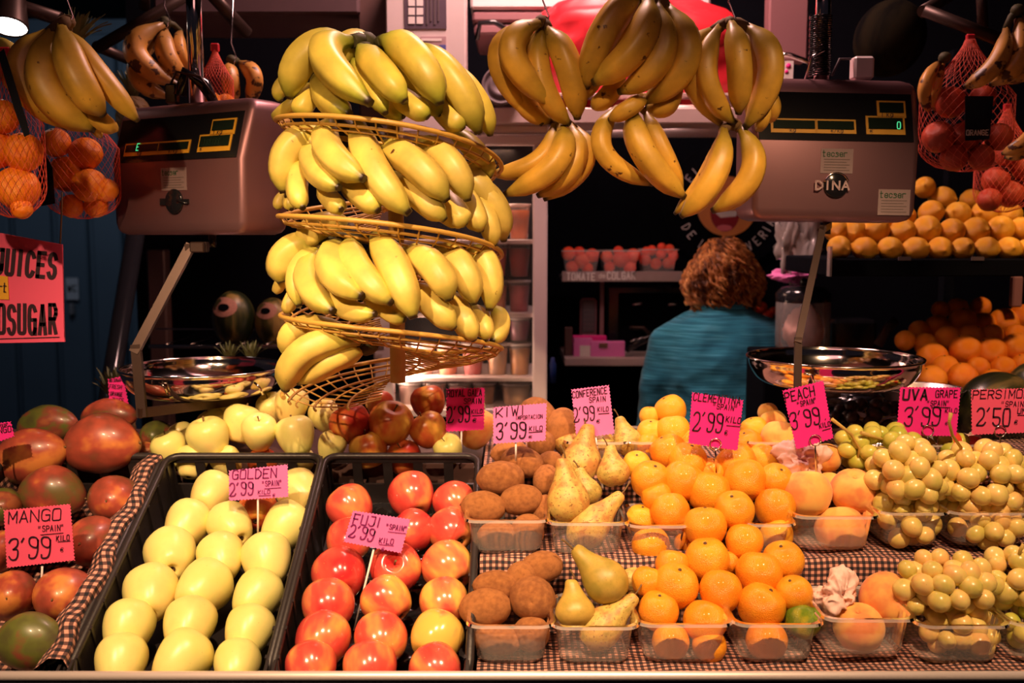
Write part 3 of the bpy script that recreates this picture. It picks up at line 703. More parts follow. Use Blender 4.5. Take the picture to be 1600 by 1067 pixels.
# ------------------------------------------------------------------ depth along the right-hand piles
KP = [(1060, 1.355), (1000, 1.385), (930, 1.42), (880, 1.465), (850, 1.53), (800, 1.56), (750, 1.60), (700, 1.68), (640, 1.78), (590, 1.85)]
def depth(y):
    if y >= KP[0][0]: return KP[0][1]
    for (a, ya), (b, yb) in zip(KP, KP[1:]):
        if y >= b: return ya + (yb - ya) * (a - y) / (a - b)
    return KP[-1][1]
clem = [(1048, 641, 25), (1015, 651, 17), (1017, 677, 23), (1052, 674, 27), (1168, 694, 24), (1179, 672, 22), (1045, 706, 29), (1013, 697, 20), (995, 727, 23),
        (1074, 722, 32), (1151, 724, 32), (1111, 738, 24), (1192, 716, 24), (1016, 750, 31), (1067, 752, 33), (1165, 751, 35), (1211, 750, 27), (1026, 776, 25),
        (1107, 769, 35), (1047, 800, 32), (1148, 798, 32), (1211, 794, 33), (1002, 811, 24), (1102, 823, 34), (1017, 852, 30), (1163, 847, 31), (1214, 836, 26),
        (1105, 876, 37), (1050, 884, 27), (1224, 877, 33), (1186, 896, 37), (1055, 916, 37), (1012, 909, 26), (1126, 924, 35), (1241, 928, 30),
        (1029, 955, 33), (1101, 972, 36), (1189, 948, 38), (1254, 971, 29), (1048, 1004, 31), (1198, 1002, 33), (1108, 1010, 28), (1075, 690, 22), (1140, 690, 22), (1075, 850, 22), (1135, 878, 22)]
# rows by height in the pile
cs = sorted(clem, key=lambda c: c[1]); rows = [cs[i:i + 6] for i in range(0, len(cs), 6)]
for i, row in enumerate(rows):
    row.sort()
    for j, (x, y, r) in enumerate(row):
        Y = depth(y) + (.02 if r < 25 else 0) - (.035 if 1080 < x < 1166 and 780 < y < 860 else 0)
        m = 'clem_green' if (x, y) == (1254, 971) else ('clem_yellow' if (x < 1010 or (x, y) in ((1192, 716), (1214, 836)) or y < 690) else 'clem')
        lab = 'green and yellow citrus in the right front clementine punnet' if m == 'clem_green' else f'clementine, {ordpos(j, len(row))} in the {ORD[i]} row down of the tall clementine pile'
        ry = r * Y / F
        put('clementine', P(x, y, Y), (ry, ry, ry * 1.17), m, lab, 'clementine', 'clementines in the tall pile', rnd=rnd)
kw = [(782, 747, 34, 27), (816, 722, 31, 24), (858, 720, 18, 15), (755, 792, 32, 25), (814, 781, 31, 24), (853, 749, 20, 23), (795, 706, 26, 18), (846, 694, 24, 22), (778, 838, 30, 24), (823, 833, 27, 30), (849, 797, 20, 24),
      (758, 950, 38, 31), (832, 935, 36, 38), (776, 915, 34, 24), (846, 886, 31, 25), (830, 990, 29, 29), (776, 1000, 36, 24), (840, 655, 30, 34), (879, 668, 26, 30), (815, 900, 24, 24)]
ks = sorted(kw, key=lambda c: c[1]); rows = [ks[i:i + 4] for i in range(0, len(ks), 4)]
for i, row in enumerate(rows):
    row.sort()
    for j, (x, y, rx, ry) in enumerate(row):
        Y = depth(y) + (.02 if min(rx, ry) < 23 else 0)
        a, b = max(rx, ry) * Y / F, min(rx, ry) * Y / F
        if rx > ry * 1.1: a *= 1.06; rot = (0, R(rnd.uniform(78, 102)), R(rnd.uniform(-22, 22)))
        elif ry > rx * 1.1: rot = (R(rnd.uniform(-35, 10)), R(rnd.uniform(-25, 25)), 0)
        else: rot = (R(rnd.uniform(60, 90)), 0, R(rnd.uniform(-20, 20)))
        Y = min(Y + .0, Y) + max(0, a - .03) * .3
        put('kiwi', P(x, y, Y), (b * 1.02, b * 1.02, a / 1.12), 'kiwi', f'brown kiwi, {ordpos(j, len(row))} in the {ORD[i]} row down of the kiwi pile', 'kiwi', 'kiwis in the pile', rot, rnd=rnd)
# pears: body centre, neck tip, r px, dY, material
prs = [((888, 782), (884, 722), 34, -.01, 'pear', 'big pale pear standing at the left of the upper pear punnet'),
       ((908, 724), (914, 668), 33, .03, 'pear', 'upright pear with dark stem in front of the CONFERENCE card'),
       ((915, 770), (905, 735), 26, .03, 'pear', 'spotted pear wedged behind the big pale one'),
       ((920, 824), (967, 776), 32, .005, 'pear', 'pear leaning right with its stem above the punnet rim'),
       ((980, 690), (968, 655), 24, .02, 'pear', 'upright brown pear with curly stem right of CONFERENCE card'),
       ((958, 738), (950, 700), 27, .0, 'pear', 'blotchy pear lying right of the CONFERENCE stick'),
       ((940, 696), (946, 664), 24, .03, 'pear', 'brown pear partly behind the CONFERENCE card'),
       ((888, 694), (894, 662), 24, .03, 'pear', 'yellow pear at left of the CONFERENCE card'),
       ((946, 908), (900, 862), 37, -.02, 'pear_green', 'large green pear lying across the front pear punnet'),
       ((899, 955), (898, 910), 32, -.01, 'pear_green', 'green yellow pear standing in the front pear punnet'),
       ((940, 981), (987, 934), 32, .0, 'pear', 'ribbed yellow pear leaning right in the front pear punnet'),
       ((985, 905), (1000, 880), 18, .04, 'pear', 'small pear hidden behind the front pear punnet')]
for (bx, by), (nx, ny), r, dy, m, lab in prs:
    Y = depth(by) + dy; a = P(bx, by, Y); b = P(nx, ny, Y + .015); d = (b - a)
    rr = r * Y / F; ln = d.length
    o = put('pear', a, (rr, rr, max(rr * .8, ln / 1.75)), m, lab, 'pear', 'pears in the punnets', d.to_track_quat('Z', 'Y').to_euler(), rnd=rnd)
pch = [(1262, 771, 38, 0, 'large rosy peach at the left of the upper peach punnet'), (1333, 768, 36, 0, 'large yellow peach at the right of the upper peach punnet'),
       (1313, 828, 40, .02, 'peach at the front inside the upper peach punnet'), (1292, 716, 23, 0, 'peach behind the metal clip of the PEACH card'),
       (1217, 684, 28, .0, 'pale yellow peach to the left of the PEACH card'), (1208, 662, 22, .03, 'orange peach at the back left of the PEACH card'),
       (1342, 982, 40, .012, 'peach at the front left in the lower peach punnet'), (1384, 936, 43, .02, 'peach with deep cleft in the lower peach punnet'),
       (1296, 755, 18, .03, 'small peach glimpsed between the two large ones'), (1200, 645, 16, .06, 'small orange peach at the very back by clementines')]
for k, (x, y, r, dy, lab) in enumerate(pch):
    Y = depth(y) + dy; rot = (R(60), R(10), R(-20)) if k == 7 else None
    rot = Euler((R(70), 0, R(5))) if k == 7 else (rnd.uniform(-.4, .9), rnd.uniform(-.5, .5), rnd.uniform(1, 5))
    put('peach', P(x, y, Y), r * Y / F, 'peach', lab, 'peach', 'peaches on the steps', rot, rnd=rnd)
# ------------------------------------------------------------------ punnets (front rim line in pixels)
def punnet(xl, xr, yrim, Yf, label, D=.125, H=.060, grp='clear fruit punnets'):
    a = P(xl, yrim, Yf); b = P(xr, yrim, Yf); W = b.x - a.x; cx = (a.x + b.x) / 2; cy = Yf + D / 2; zt = a.z
    t = thing('punnet', label, 'punnet', (cx, cy, zt - H), grp)
    def ring(w, d, z, rip=0, c=.022, n=10, side=14):
        pts = []; hw, hd = w / 2, d / 2
        cor = [(hw - c, hd - c, 0), (-hw + c, hd - c, 90), (-hw + c, -hd + c, 180), (hw - c, -hd + c, 270)]
        for q, (ux, uy, a0) in enumerate(cor):
            for k in range(n):
                an = R(a0 + 90 * k / (n - 1)); pts.append(Vector((cx + ux + c * math.cos(an), cy + uy + c * math.sin(an), z)))
            nx_ = cor[(q + 1) % 4]; an = R(a0 + 90)
            p1 = Vector((ux + c * math.cos(an), uy + c * math.sin(an))); p2 = Vector((nx_[0] + c * math.cos(an), nx_[1] + c * math.sin(an)))
            for k in range(1, side):
                p = p1.lerp(p2, k / side); o = rip * (1 if k % 2 else -1)
                pts.append(Vector((cx + p.x + math.cos(an) * o, cy + p.y + math.sin(an) * o, z)))
        return pts
    m = MB(); m.loft([ring(W - .026, D - .026, zt - H, 0), ring(W - .018, D - .018, zt - H + .006, .0008), ring(W - .006, D - .006, zt - .004, .0008)], True, False, False)
    n0 = ring(W - .026, D - .026, zt - H); m.add(n0, [list(range(len(n0)))])
    obj('tub', m, M['clear'], t)
    m = MB(); rr = [ring(W - .006, D - .006, zt - .004), ring(W - .002, D - .002, zt), ring(W + .008, D + .008, zt), ring(W + .010, D + .010, zt - .004), ring(W + .006, D + .006, zt - .004)]
    m.loft(rr, True, False, False); obj('rim_flange', m, M['clear_edge'], t)
    return t
for a in [(733, 862, 976, 1.345, 'clear punnet of kiwis at the front edge'), (866, 996, 978, 1.345, 'clear punnet of pears at the front edge'),
          (1000, 1143, 974, 1.345, 'clear punnet of clementines at the front, left of two'), (1152, 1286, 974, 1.345, 'clear punnet with a green citrus, right of two at front'),
          (1292, 1432, 966, 1.345, 'clear punnet of peaches with pink tissue at the front edge'), (1440, 1580, 976, 1.345, 'clear punnet of grapes at the front edge'),
          (1588, 1720, 974, 1.345, 'clear punnet cut off by the right edge at the front')]: punnet(*a, D=.13)
for a in [(728, 856, 812, 1.50, 'clear punnet of kiwis on the second step'), (858, 980, 816, 1.50, 'clear punnet of pears on the second step'),
          (984, 1078, 820, 1.50, 'clear clementine punnet on second step, left of two'), (1168, 1243, 818, 1.50, 'clear clementine punnet on second step, right of two'),
          (1246, 1374, 806, 1.50, 'clear punnet of peaches on the second step'), (1380, 1484, 800, 1.51, 'clear punnet of grapes on second step, left of two'),
          (1490, 1620, 800, 1.51, 'clear punnet of grapes on second step, right of two')]: punnet(*a, D=.125, H=.056)
for a in [(985, 1085, 690, 1.68, 'clear punnet of clementines on the top step'), (1170, 1260, 690, 1.68, 'clear punnet of peaches on the top step'), (885, 980, 690, 1.68, 'clear punnet of pears on the top step'),
          (1285, 1400, 694, 1.68, 'clear punnet of grapes on the top step, left of two'), (1410, 1530, 694, 1.68, 'clear punnet of grapes on the top step, right of two')]: punnet(*a, D=.14, H=.045)
# ------------------------------------------------------------------ grapes
gcache = {}
def grapes(cx, cy, rx, ry, Y, n, m, label, rpx=16, depthm=.05, seed=1, stems=()):
    rn = random.Random(seed); c = P(cx, cy, Y); t = thing('grape_bunch', label, 'grapes', c - Vector((0, 0, ry * Y / F)), 'bunches of grapes')
    rr = rpx * Y / F; pts = []
    A = Vector((rx * Y / F, depthm, ry * Y / F)); tries = 0
    while len(pts) < n and tries < 9000:
        tries += 1
        d = Vector((rn.gauss(0, 1), rn.gauss(0, 1), rn.gauss(0, 1))).normalized()
        if d.y > .35: continue
        k = rn.choice((1, 1, 1, .72)); p = c + Vector((d.x * A.x * k, d.y * A.y * k, d.z * A.z * k))
        if all((p - q).length > rr * 1.5 for q in pts): pts.append(p)
    me = gcache.get(m)
    if me is None: me = grape_me.copy(); me.materials.clear(); me.materials.append(M[m]); gcache[m] = me
    base = t.location
    for p in pts:
        o = bpy.data.objects.new('grape', me); COL.objects.link(o); o.parent = t; o.location = p - base
        s = rr * rn.uniform(.88, 1.12); o.scale = (s, s, s); o.rotation_euler = (rn.uniform(0, 3), rn.uniform(0, 3), 0)
    m_ = MB()
    for p in pts:
        if rn.random() < .6:
            q = c + (p - c) * .35; m_.tube([q, q.lerp(p, .6) + Vector((0, 0, .004)), p], .0011, 5)
    m_.tube([c + Vector((-A.x * .6, .01, 0)), c, c + Vector((A.x * .6, .01, A.z * .3))], .002, 6)
    for st in stems:
        m_.tube([P(x, y, Y + dy) for x, y, dy in st], [.0024] * (len(st) - 1) + [.0032], 6)
    obj('stalk', m_, M['gstem'], t)
grapes(1475, 915, 78, 44, 1.43, 64, 'grape', 'grape bunch heaped over the front grape punnet', seed=2, depthm=.055)
grapes(1500, 985, 50, 30, 1.40, 18, 'grape', 'grapes inside the front grape punnet below the heap', seed=3, depthm=.03)
grapes(1592, 905, 52, 40, 1.45, 26, 'grape', 'grape bunch cut by the right edge at the front', seed=4, stems=[[(1590, 880, -.02), (1594, 860, -.03), (1600, 850, -.03)]])
grapes(1610, 985, 34, 30, 1.41, 10, 'grape_green', 'grapes in the punnet at the lower right corner', seed=44, depthm=.03)
grapes(1416, 748, 50, 56, 1.56, 46, 'grape', 'grape bunch in the left grape punnet of the second step', 15.5, seed=5, depthm=.05)
grapes(1425, 818, 40, 28, 1.54, 15, 'grape', 'grapes at the bottom of the left second step punnet', 15.5, seed=6, depthm=.03)
grapes(1535, 752, 74, 52, 1.57, 64, 'grape', 'grape bunch in the right grape punnet of the second step', 15.5, seed=7, stems=[[(1502, 700, 0), (1488, 680, -.03), (1483, 660, -.04), (1486, 645, -.04)]])
grapes(1545, 818, 52, 28, 1.54, 18, 'grape', 'grapes at the bottom of the right second step punnet', 15.5, seed=8, depthm=.03)
grapes(1372, 700, 62, 30, 1.66, 28, 'grape_green', 'greener grape bunch with pale stalk behind the PEACH card', 14, seed=9, stems=[[(1338, 740, -.03), (1343, 700, -.04), (1330, 678, -.04), (1300, 655, -.05)], [(1390, 690, -.03), (1345, 676, -.045)]])
grapes(1460, 706, 50, 26, 1.72, 22, 'grape_green', 'green grape bunch below the UVA GRAPE card', 14, seed=10)
grapes(1360, 655, 60, 22, 1.86, 26, 'grape_black', 'dark grape bunch in shadow between PEACH and UVA cards', 11, seed=11, depthm=.05)
tomp = [(1484, 690, 19, 1.70, 'orange red tomato beneath the UVA GRAPE card'), (1520, 697, 17, 1.70, 'small red tomato left of the PERSIMON clip'), (1600, 760, 24, 1.60, 'orange fruit behind the grapes at the right edge')]
for x, y, r, Y, lab in tomp: put('orange', P(x, y, Y), r * Y / F, 'tomato', lab, 'tomato', None, rnd=rnd)
# crumpled tissue
def tissue(cx, cy, rx, ry, Y, label, seed):
    from mathutils import noise
    c = P(cx, cy, Y); m_ = MB()
    def fn(u, v):
        a = (u % 1) * 2 * math.pi; b = (v - .5) * math.pi
        d = Vector((math.cos(b) * math.cos(a), math.cos(b) * math.sin(a), math.sin(b)))
        q = d * 1.3 + Vector((seed * 7.3, 0, 0))
        k = 1.0 + .8 * noise.noise(q * .8) + .6 * (.28 - abs(noise.noise(q * 1.9))) + .12 * noise.noise(q * 4.5)
        return c + Vector((d.x * rx * Y / F * k, d.z * .028 * k, d.y * ry * Y / F * k))
    m_.grid(fn, 72, 44)
    tag(obj('tissue_paper', m_, M['tissue'], at=c), label, 'tissue')
tissue(1247, 722, 34, 30, 1.65, 'crumpled pink tissue paper beside the PEACH card clip', 1)
tissue(1306, 928, 34, 38, 1.425, 'crumpled white tissue paper in the front peach punnet', 5)
tissue(1520, 690, 12, 14, 1.75, 'scrap of white tissue beside the PERSIMON clip', 6)
# ================================================================== PRICE CARDS
def price(corners, Y, m, texts, label, stick=None, ring=None, ink='ink', teeth=True):
    TL, TR, BR, BL = [Vector(c) for c in corners]; out = []
    cs_ = [TL, TR, BR, BL]; cen = sum(cs_, Vector((0, 0))) / 4
    for i in range(4):
        a, b = cs_[i], cs_[(i + 1) % 4]; L_ = (b - a).length; n = max(4, int(L_ / 5.2))
        nv = Vector(((b - a).y, -(b - a).x)).normalized()
        if nv.dot(cen - a) > 0: nv = -nv
        for k in range(n):
            out.append(a.lerp(b, k / n)); out.append(a.lerp(b, (k + .5) / n) - nv * 1.6)
    pts = [P(p.x, p.y, Y) for p in out]
    bx = P(cen.x, max(c.y for c in cs_), Y)
    t = thing('price_card', label, 'price card', bx, 'pink price cards')
    obj('card', MB().prism(pts, (0, 1, 0), .0012), M[m], t)
    fr = pixframe(Y)
    for k, (s, x, y, h, wd, th, ang) in enumerate(texts):
        m_ = MB()
        if s == '_':                                            # underline: x,y -> length h, slope ang
            e = 1.1; dx, dyy = math.cos(R(ang)) * h, math.sin(R(ang)) * h
            m_.add([fr(x, -y), fr(x, -y - e), fr(x + dx, -y - e + dyy), fr(x + dx, -y + dyy)], [(0, 1, 2, 3)])
            obj('underline', m_, M[ink], t)
        else:
            write(m_, s, fr, x, -y, h, wd, th, .12, ang, seed=k); obj('lettering', m_, M[ink], t)
    if stick:
        m_ = MB().tube([P(stick[0], stick[1], Y + .004), P(stick[2], stick[3], Y + stick[4])], .0016, 8); obj('stick', m_, M['cream'], t)
    if ring:
        x, y, yb = ring; c = P(x, y, Y - .003); rr = 9 * Y / F
        m_ = MB().tube([c + Vector((math.cos(a / 12 * 6.2832) * rr, 0, math.sin(a / 12 * 6.2832) * rr)) for a in range(13)], .0011, 6)
        m_.tube([c - Vector((0, 0, rr)), P(x + 1, yb, Y + .01)], .0013, 6); obj('clip_ring', m_, M['chrome'], t)
    return t
price([(357, 735), (450, 725), (451, 777), (357, 783)], 1.565, 'pink_l', [('GOLDEN', 363, 749, 14, 72, .12, 3), ('"SPAIN"', 410, 760, 8, 32, .14, 4), ('_', 413, 763, 26, 0, 0, 4), ("2'99", 359, 775, 20, 40, .10, 4), ('KILO', 403, 772, 6, 20, .16, 3), ('_', 404, 774, 19, 0, 0, 2), ('€', 426, 776, 6, 5, .16, 0)], 'lilac pink card reading GOLDEN SPAIN on a stick', (403, 780, 403, 850, .02), ink='ink_p')
price([(551, 797), (642, 811), (627, 865), (536, 847)], 1.475, 'pink_l', [('FUJI', 551, 817, 15, 46, .12, -9), ('"SPAIN"', 603, 826, 8, 34, .14, -8), ('_', 606, 830, 28, 0, 0, -6), ("2'99", 544, 838, 20, 42, .10, -12), ('KILO', 592, 848, 8, 24, .15, -6), ('_', 592, 850, 23, 0, 0, -5), ('€', 596, 861, 7, 6, .16, 0)], 'lilac pink card reading FUJI SPAIN, tilted on a thin stick', (584, 858, 553, 985, -.02), ink='ink_p')
price([(697, 607), (758, 605), (757, 672), (696, 675)], 1.755, 'pink', [('ROYAL GALA', 699, 620, 10, 57, .13, 2), ('SPAIN', 725, 631, 8, 29, .14, 2), ("2'99", 700, 661, 24, 38, .09, 5), ('KILO', 737, 646, 6, 18, .15, 3), ('_', 738, 649, 17, 0, 0, 3), ('€', 739, 660, 8, 7, .15, 0)], 'deep pink card reading ROYAL GALA SPAIN behind the red apples', (721, 674, 720, 730, .02))
price([(770, 636), (855, 629), (853, 689), (770, 694)], 1.60, 'pink_l', [('KIWI', 775, 652, 14, 49, .11, 6), ('IMPORTACIÓN'.replace('Ó', 'O'), 806, 656, 6, 43, .13, 4), ("3'99", 776, 687, 25, 50, .09, 4), ('KILO', 827, 673, 7, 22, .14, 3), ('_', 826, 675, 22, 0, 0, 4), ('€', 826, 685, 6, 7, .15, 0)], 'lilac pink card reading KIWI at 3.99 above the kiwis', (806, 691, 806, 720, .01))
price([(892, 608), (952, 601), (961, 678), (900, 686)], 1.69, 'pink_l', [('CONFERENCE', 895, 622, 10, 56, .12, 8), ('SPAIN', 921, 629, 8, 27, .13, 6), ("2'99", 897, 660, 22, 36, .08, 8), ('KILO', 934, 643, 7, 18, .14, 4), ('_', 935, 646, 17, 0, 0, 4), ('€', 932, 661, 7, 7, .15, 0)], 'tall lilac pink card reading CONFERENCE SPAIN above the pears', (931, 684, 942, 765, -.05))
price([(1081, 612), (1162, 625), (1153, 705), (1075, 693)], 1.60, 'pink', [('CLEMENTINA', 1083, 625, 12, 76, .12, -6), ('"SPAIN"', 1114, 638, 8, 40, .14, -6), ("2'99", 1082, 673, 29, 50, .08, -3), ('KILO', 1134, 659, 9, 25, .14, -6), ('_', 1135, 664, 22, 0, 0, -5), ('€', 1132, 680, 9, 7, .14, 0)], 'large pink card reading CLEMENTINA SPAIN above the clementines', None, (1118, 694, 740))
price([(1222, 610), (1287, 594), (1303, 685), (1244, 703)], 1.58, 'pink', [('PEACH', 1228, 629, 15, 50, .11, 14), ('"SPAIN"', 1247, 636, 8, 32, .13, 14), ("3'99", 1238, 672, 26, 50, .08, 14), ('.', 1289, 655, 6, .8, .2, 0), ('KILO', 1281, 669, 7, 19, .15, 14), ('_', 1285, 672, 14, 0, 0, 16)], 'pink card reading PEACH SPAIN, leaning right in a ring clip', None, (1274, 688, 742))
price([(1406, 604), (1502, 605), (1495, 682), (1400, 681)], 1.66, 'pink', [('UVA', 1411, 624, 15, 42, .20, 0), ('GRAPE', 1462, 621, 11, 36, .12, 1), ('"SPAIN"', 1449, 634, 8, 36, .13, 0), ('_', 1455, 636, 30, 0, 0, 0), ("3'99", 1413, 665, 29, 60, .08, 0), ('KILO', 1477, 645, 7, 20, .14, 0), ('€', 1477, 664, 6, 5, .15, 0)], 'bright pink card reading UVA GRAPE SPAIN above the green grapes', None, (1450, 673, 724))
price([(1517, 608), (1622, 606), (1619, 676), (1518, 680)], 1.66, 'pink_s', [('PERSIMON', 1520, 623, 13, 92, .10, 1), ('"SPAIN"', 1565, 635, 8, 42, .12, 0), ("2'50", 1526, 665, 27, 56, .09, 0), ('UND', 1590, 646, 8, 22, .15, 0), ('_', 1590, 648, 14, 0, 0, 0), ('€', 1585, 663, 8, 7, .15, 0)], 'salmon pink card reading PERSIMON SPAIN at the right edge', None, (1563, 674, 710))
price([(5, 797), (110, 787), (117, 876), (10, 888)], 1.44, 'pink_s', [('MANGO', 13, 818, 18, 86, .09, 4), ('"SPAIN"', 60, 831, 9, 42, .12, 4), ('_', 63, 835, 36, 0, 0, 5), ("3'99", 14, 875, 33, 70, .075, 4), ('KILO', 88, 845, 8, 22, .15, 4), ('_', 90, 846, 20, 0, 0, 4), ('€', 94, 862, 8, 7, .15, 0)], 'salmon pink card reading MANGO SPAIN in front of the mangoes', (66, 885, 64, 930, .02))
price([(-30, 664), (17, 658), (23, 682), (-28, 700)], 1.62, 'pink', [('MANGO', -16, 680, 9, 36, .13, 10), ('"SPAIN"', -6, 668, 5, 20, .13, 8)], 'part of a pink card cut by the left edge above mangoes', (-6, 695, -6, 730, .01))
price([(168, 592), (193, 587), (202, 635), (170, 628)], 1.93, 'pink', [('NO SUGAR', 171, 597, 5, 20, .15, 3), ('FRESH', 171, 607, 6, 20, .15, -2), ('ORANGE', 172, 618, 6, 20, .15, -4), ('JUICE', 174, 627, 6, 20, .15, -5)], 'small dark pink card in front of the pineapple at left', (184, 632, 184, 668, .01))
# ================================================================== JUICE SIGN
Y = 1.75
t = thing('juice_sign', 'large salmon pink JUICES NO SUGAR board hanging by a string', 'sign', P(20, 536, Y))
obj('board', MB().prism([P(x, y, Y) for x, y in [(-160, 360), (0, 364), (97, 382), (100, 526), (101, 534), (0, 536), (-160, 538)]], (0, 1, 0), .004), M['pink_s'], t)
m_ = MB(); fr = pixframe(Y); write(m_, 'JUICES', fr, -8, -426, 37, 101, .17, 0, -5, .02, .22); obj('lettering', m_, M['ink'], t); m_ = MB(); write(m_, 'NOSUGAR', fr, -19, -521, 44, 113, .13, 0, 0, .02, .2)
obj('lettering', m_, M['ink'], t); m_ = MB(); m_.add([fr(-10, -529), fr(-10, -530.5), fr(93, -527.5), fr(93, -526)], [(0, 1, 2, 3)])
obj('underline', m_, M['ink'], t)
m_ = MB().prism([P(x, y, Y - .002) for x, y in [(-60, 424), (12, 432), (14, 468), (-60, 466)]], (0, 1, 0), .001); obj('orange_sticker', m_, M['yellow'], t)
m_ = MB(); write(m_, 'art', pixframe(Y, .004), -12, -456, 14, .6, .1); obj('lettering', m_, M['ink'], t)
obj('string', MB().tube([P(94, 381, Y), P(96, 340, Y), P(97, 300, Y)], .0014, 6), M['stem'], t)

# ================================================================== BANANAS
def banana_mb(p0, p1, p2, r, n=15, seg=10, seed=0):
    p0, p1, p2 = Vector(p0), Vector(p1), Vector(p2); c = 2 * p1 - .5 * (p0 + p2)
    ln = (p1 - p0).length + (p2 - p1).length
    if (c - p1).length > .6 * ln: c = p1 + (c - p1) * .6 * ln / (c - p1).length
    PR_ = [(0, .34), (.05, .40), (.12, .66), (.22, .92), (.36, 1.0), (.6, 1.0), (.78, .93), (.88, .74), (.94, .46), (.975, .30), (1.0, .26)]
    def rad(t):
        for (a, ra), (b, rb) in zip(PR_, PR_[1:]):
            if t <= b: return ra + (rb - ra) * (t - a) / (b - a)
        return PR_[-1][1]
    mb = MB(); mb.uv = {}; nn = n + 4; ts = [(i / n) for i in range(n - 1)] + [.93 + .0 * n, .955, .978, 1.0]
    ts = sorted(set(round(t, 4) for t in ts)); up = None; rings = []; ph = seed * 1.7
    for t in ts:
        p = p0 * (1 - t) ** 2 + c * 2 * t * (1 - t) + p2 * t * t
        tg = ((c - p0) * (1 - t) + (p2 - c) * t).normalized()
        if up is None:
            up = (p1 - (p0 + p2) / 2); up = up if up.length > 1e-4 else Vector((0, 0, 1))
        u = (up - tg * up.dot(tg)).normalized(); up = u; v_ = tg.cross(u)
        ring = []
        for k in range(seg):
            a = 2 * math.pi * k / seg; rr = r * rad(t) * (1 + .08 * math.cos(5 * a + ph))
            ring.append(p + (u * math.cos(a) + v_ * math.sin(a)) * rr); mb.uv[len(rings) * seg + k] = (k / seg, t)
        rings.append(ring)
    k0 = dict(mb.uv); mb.loft(rings, True, True, True); mb.uv = k0
    return mb
def bunch(label, spec, m, Yf, crown=None, grp='bunches of bananas', name='banana_bunch', crownr=.012):
    """spec: list of (p0,p1,p2,rpx,dY); Yf(x, y, k, dY) gives depth; k=0 stem,1 middle,2 tip"""
    pts3 = []
    for (a, b, c, r, *dy) in spec:
        d = dy[0] if dy else 0
        q = [P(pp[0], pp[1], Yf(pp[0], pp[1], k, d)) for k, pp in enumerate((a, b, c))]
        pts3.append((q, r * q[1].y / F))
    cen = sum((q[0] for q, r in pts3), Vector((0, 0, 0))) / len(pts3)
    cr = P(*crown) if crown else cen
    t = thing(name, label, 'bananas', cr, grp)
    for i, (q, r) in enumerate(pts3):
        me = banana_mb(q[0], q[1], q[2], r, seg=14, seed=i)
        obj('banana', me, M[m], t)
    m_ = MB()
    for q, r in pts3:
        if (q[0] - cr).length < .09: m_.tube([q[0] + (q[1] - q[0]) * .04, q[0].lerp(cr, .5) + Vector((0, .003, .004)), cr], [r * .42, r * .42, r * .45], 8)
    m_.ball(cr, (crownr, crownr, crownr * .9), 10, 6)
    obj('crown', m_, M['crown'] if m != 'ban_hang' else M['stem'], t)
    return t
# --- helical stand
BC = P(612, 400, 1.66); BX, BY, BR = BC.x, BC.y, .178
def helz(th):        # th=0 at left, increasing through front
    ys = [(0, 190), (math.pi, 262), (2 * math.pi, 338), (3 * math.pi, 398), (4 * math.pi, 490), (5 * math.pi, 545), (6 * math.pi, 612), (6.6 * math.pi, 640)]
    for (a, ya), (b, yb) in zip(ys, ys[1:]):
        if th <= b or b == ys[-1][0]:
            y = ya + (yb - ya) * (th - a) / (b - a); return P(612, y, 1.66).z
def hel(th, r, dz=0):
    a = math.pi + th
    return Vector((BX + r * math.cos(a), BY + r * math.sin(a), helz(th) + dz + .019 * max(0, math.sin(th)) * r / BR))
st = thing('banana_stand', 'yellow wire spiral stand with wooden pole holding the banana tiers', 'stand', (BX, BY, P(630, 598, 1.62).z))
obj('pole', MB().tube([(BX + .01, BY - .02, P(630, 597, 1.64).z), (BX + .01, BY - .02, P(630, 84, 1.64).z)], .0125, 14), M['dowel'], st)
TH = [i * math.pi / 24 for i in range(-2, int(24 * 6.2))]
for r_, dz, rad_ in ((BR, 0, .0038), (BR - .010, -.010, .0024), (BR * .88, -.016, .0016), (BR * .72, -.022, .0022), (BR * .57, -.022, .0016), (BR * .42, -.022, .0022), (BR * .25, -.018, .0016)):
    obj('spiral_wire', MB().tube([hel(th, r_, dz) for th in TH], rad_, 8), M['rattan'], st)
k = 0; th = 0
rung = None
while th < 6.05 * math.pi:
    m_ = MB().tube([hel(th, BR, 0), hel(th, BR - .010, -.012), hel(th + .05, BR * .72, -.024), hel(th + .1, BR * .42, -.024), hel(th + .15, .02, -.01)], .0014, 5)
    obj('cross_wire', m_, M['rattan'], st); th += math.pi / 18
def Yb(x, y, k, d):
    dx = (x - 612) * 1.55 / F; base = math.sqrt(max(BR * BR - dx * dx, .0006))
    return BY - base * (.42, .80, .97)[k] + d
T1 = [(489 - 0, 0)]
bunch('green tipped banana bunch at the left of the top tier', [((548, 66), (478, 84), (453, 154), 25, -.012), ((550, 64), (508, 88), (580, 162), 26, -.03), ((505, 112), (510, 150), (548, 178), 21, 0), ((550, 92), (578, 132), (603, 178), 17, 0), ((500, 130), (478, 158), (468, 182), 18, .01), ((490, 140), (450, 168), (428, 186), 11, .03), ((500, 100), (445, 130), (440, 158), 13, .05), ((590, 70), (540, 72), (520, 120), 20, .05)], 'ban_green', Yb, (572, 66, 1.60), crownr=.018)
bunch('green tipped banana bunch in the middle of the top tier', [((562, 74), (594, 112), (634, 160), 23, -.02), ((598, 62), (650, 92), (688, 164), 26, -.03), ((610, 90), (655, 140), (690, 180), 18, .02), ((600, 140), (640, 162), (670, 184), 19, -.01), ((560, 120), (600, 160), (632, 182), 17, .03)], 'ban_green', Yb, (590, 78, 1.62))
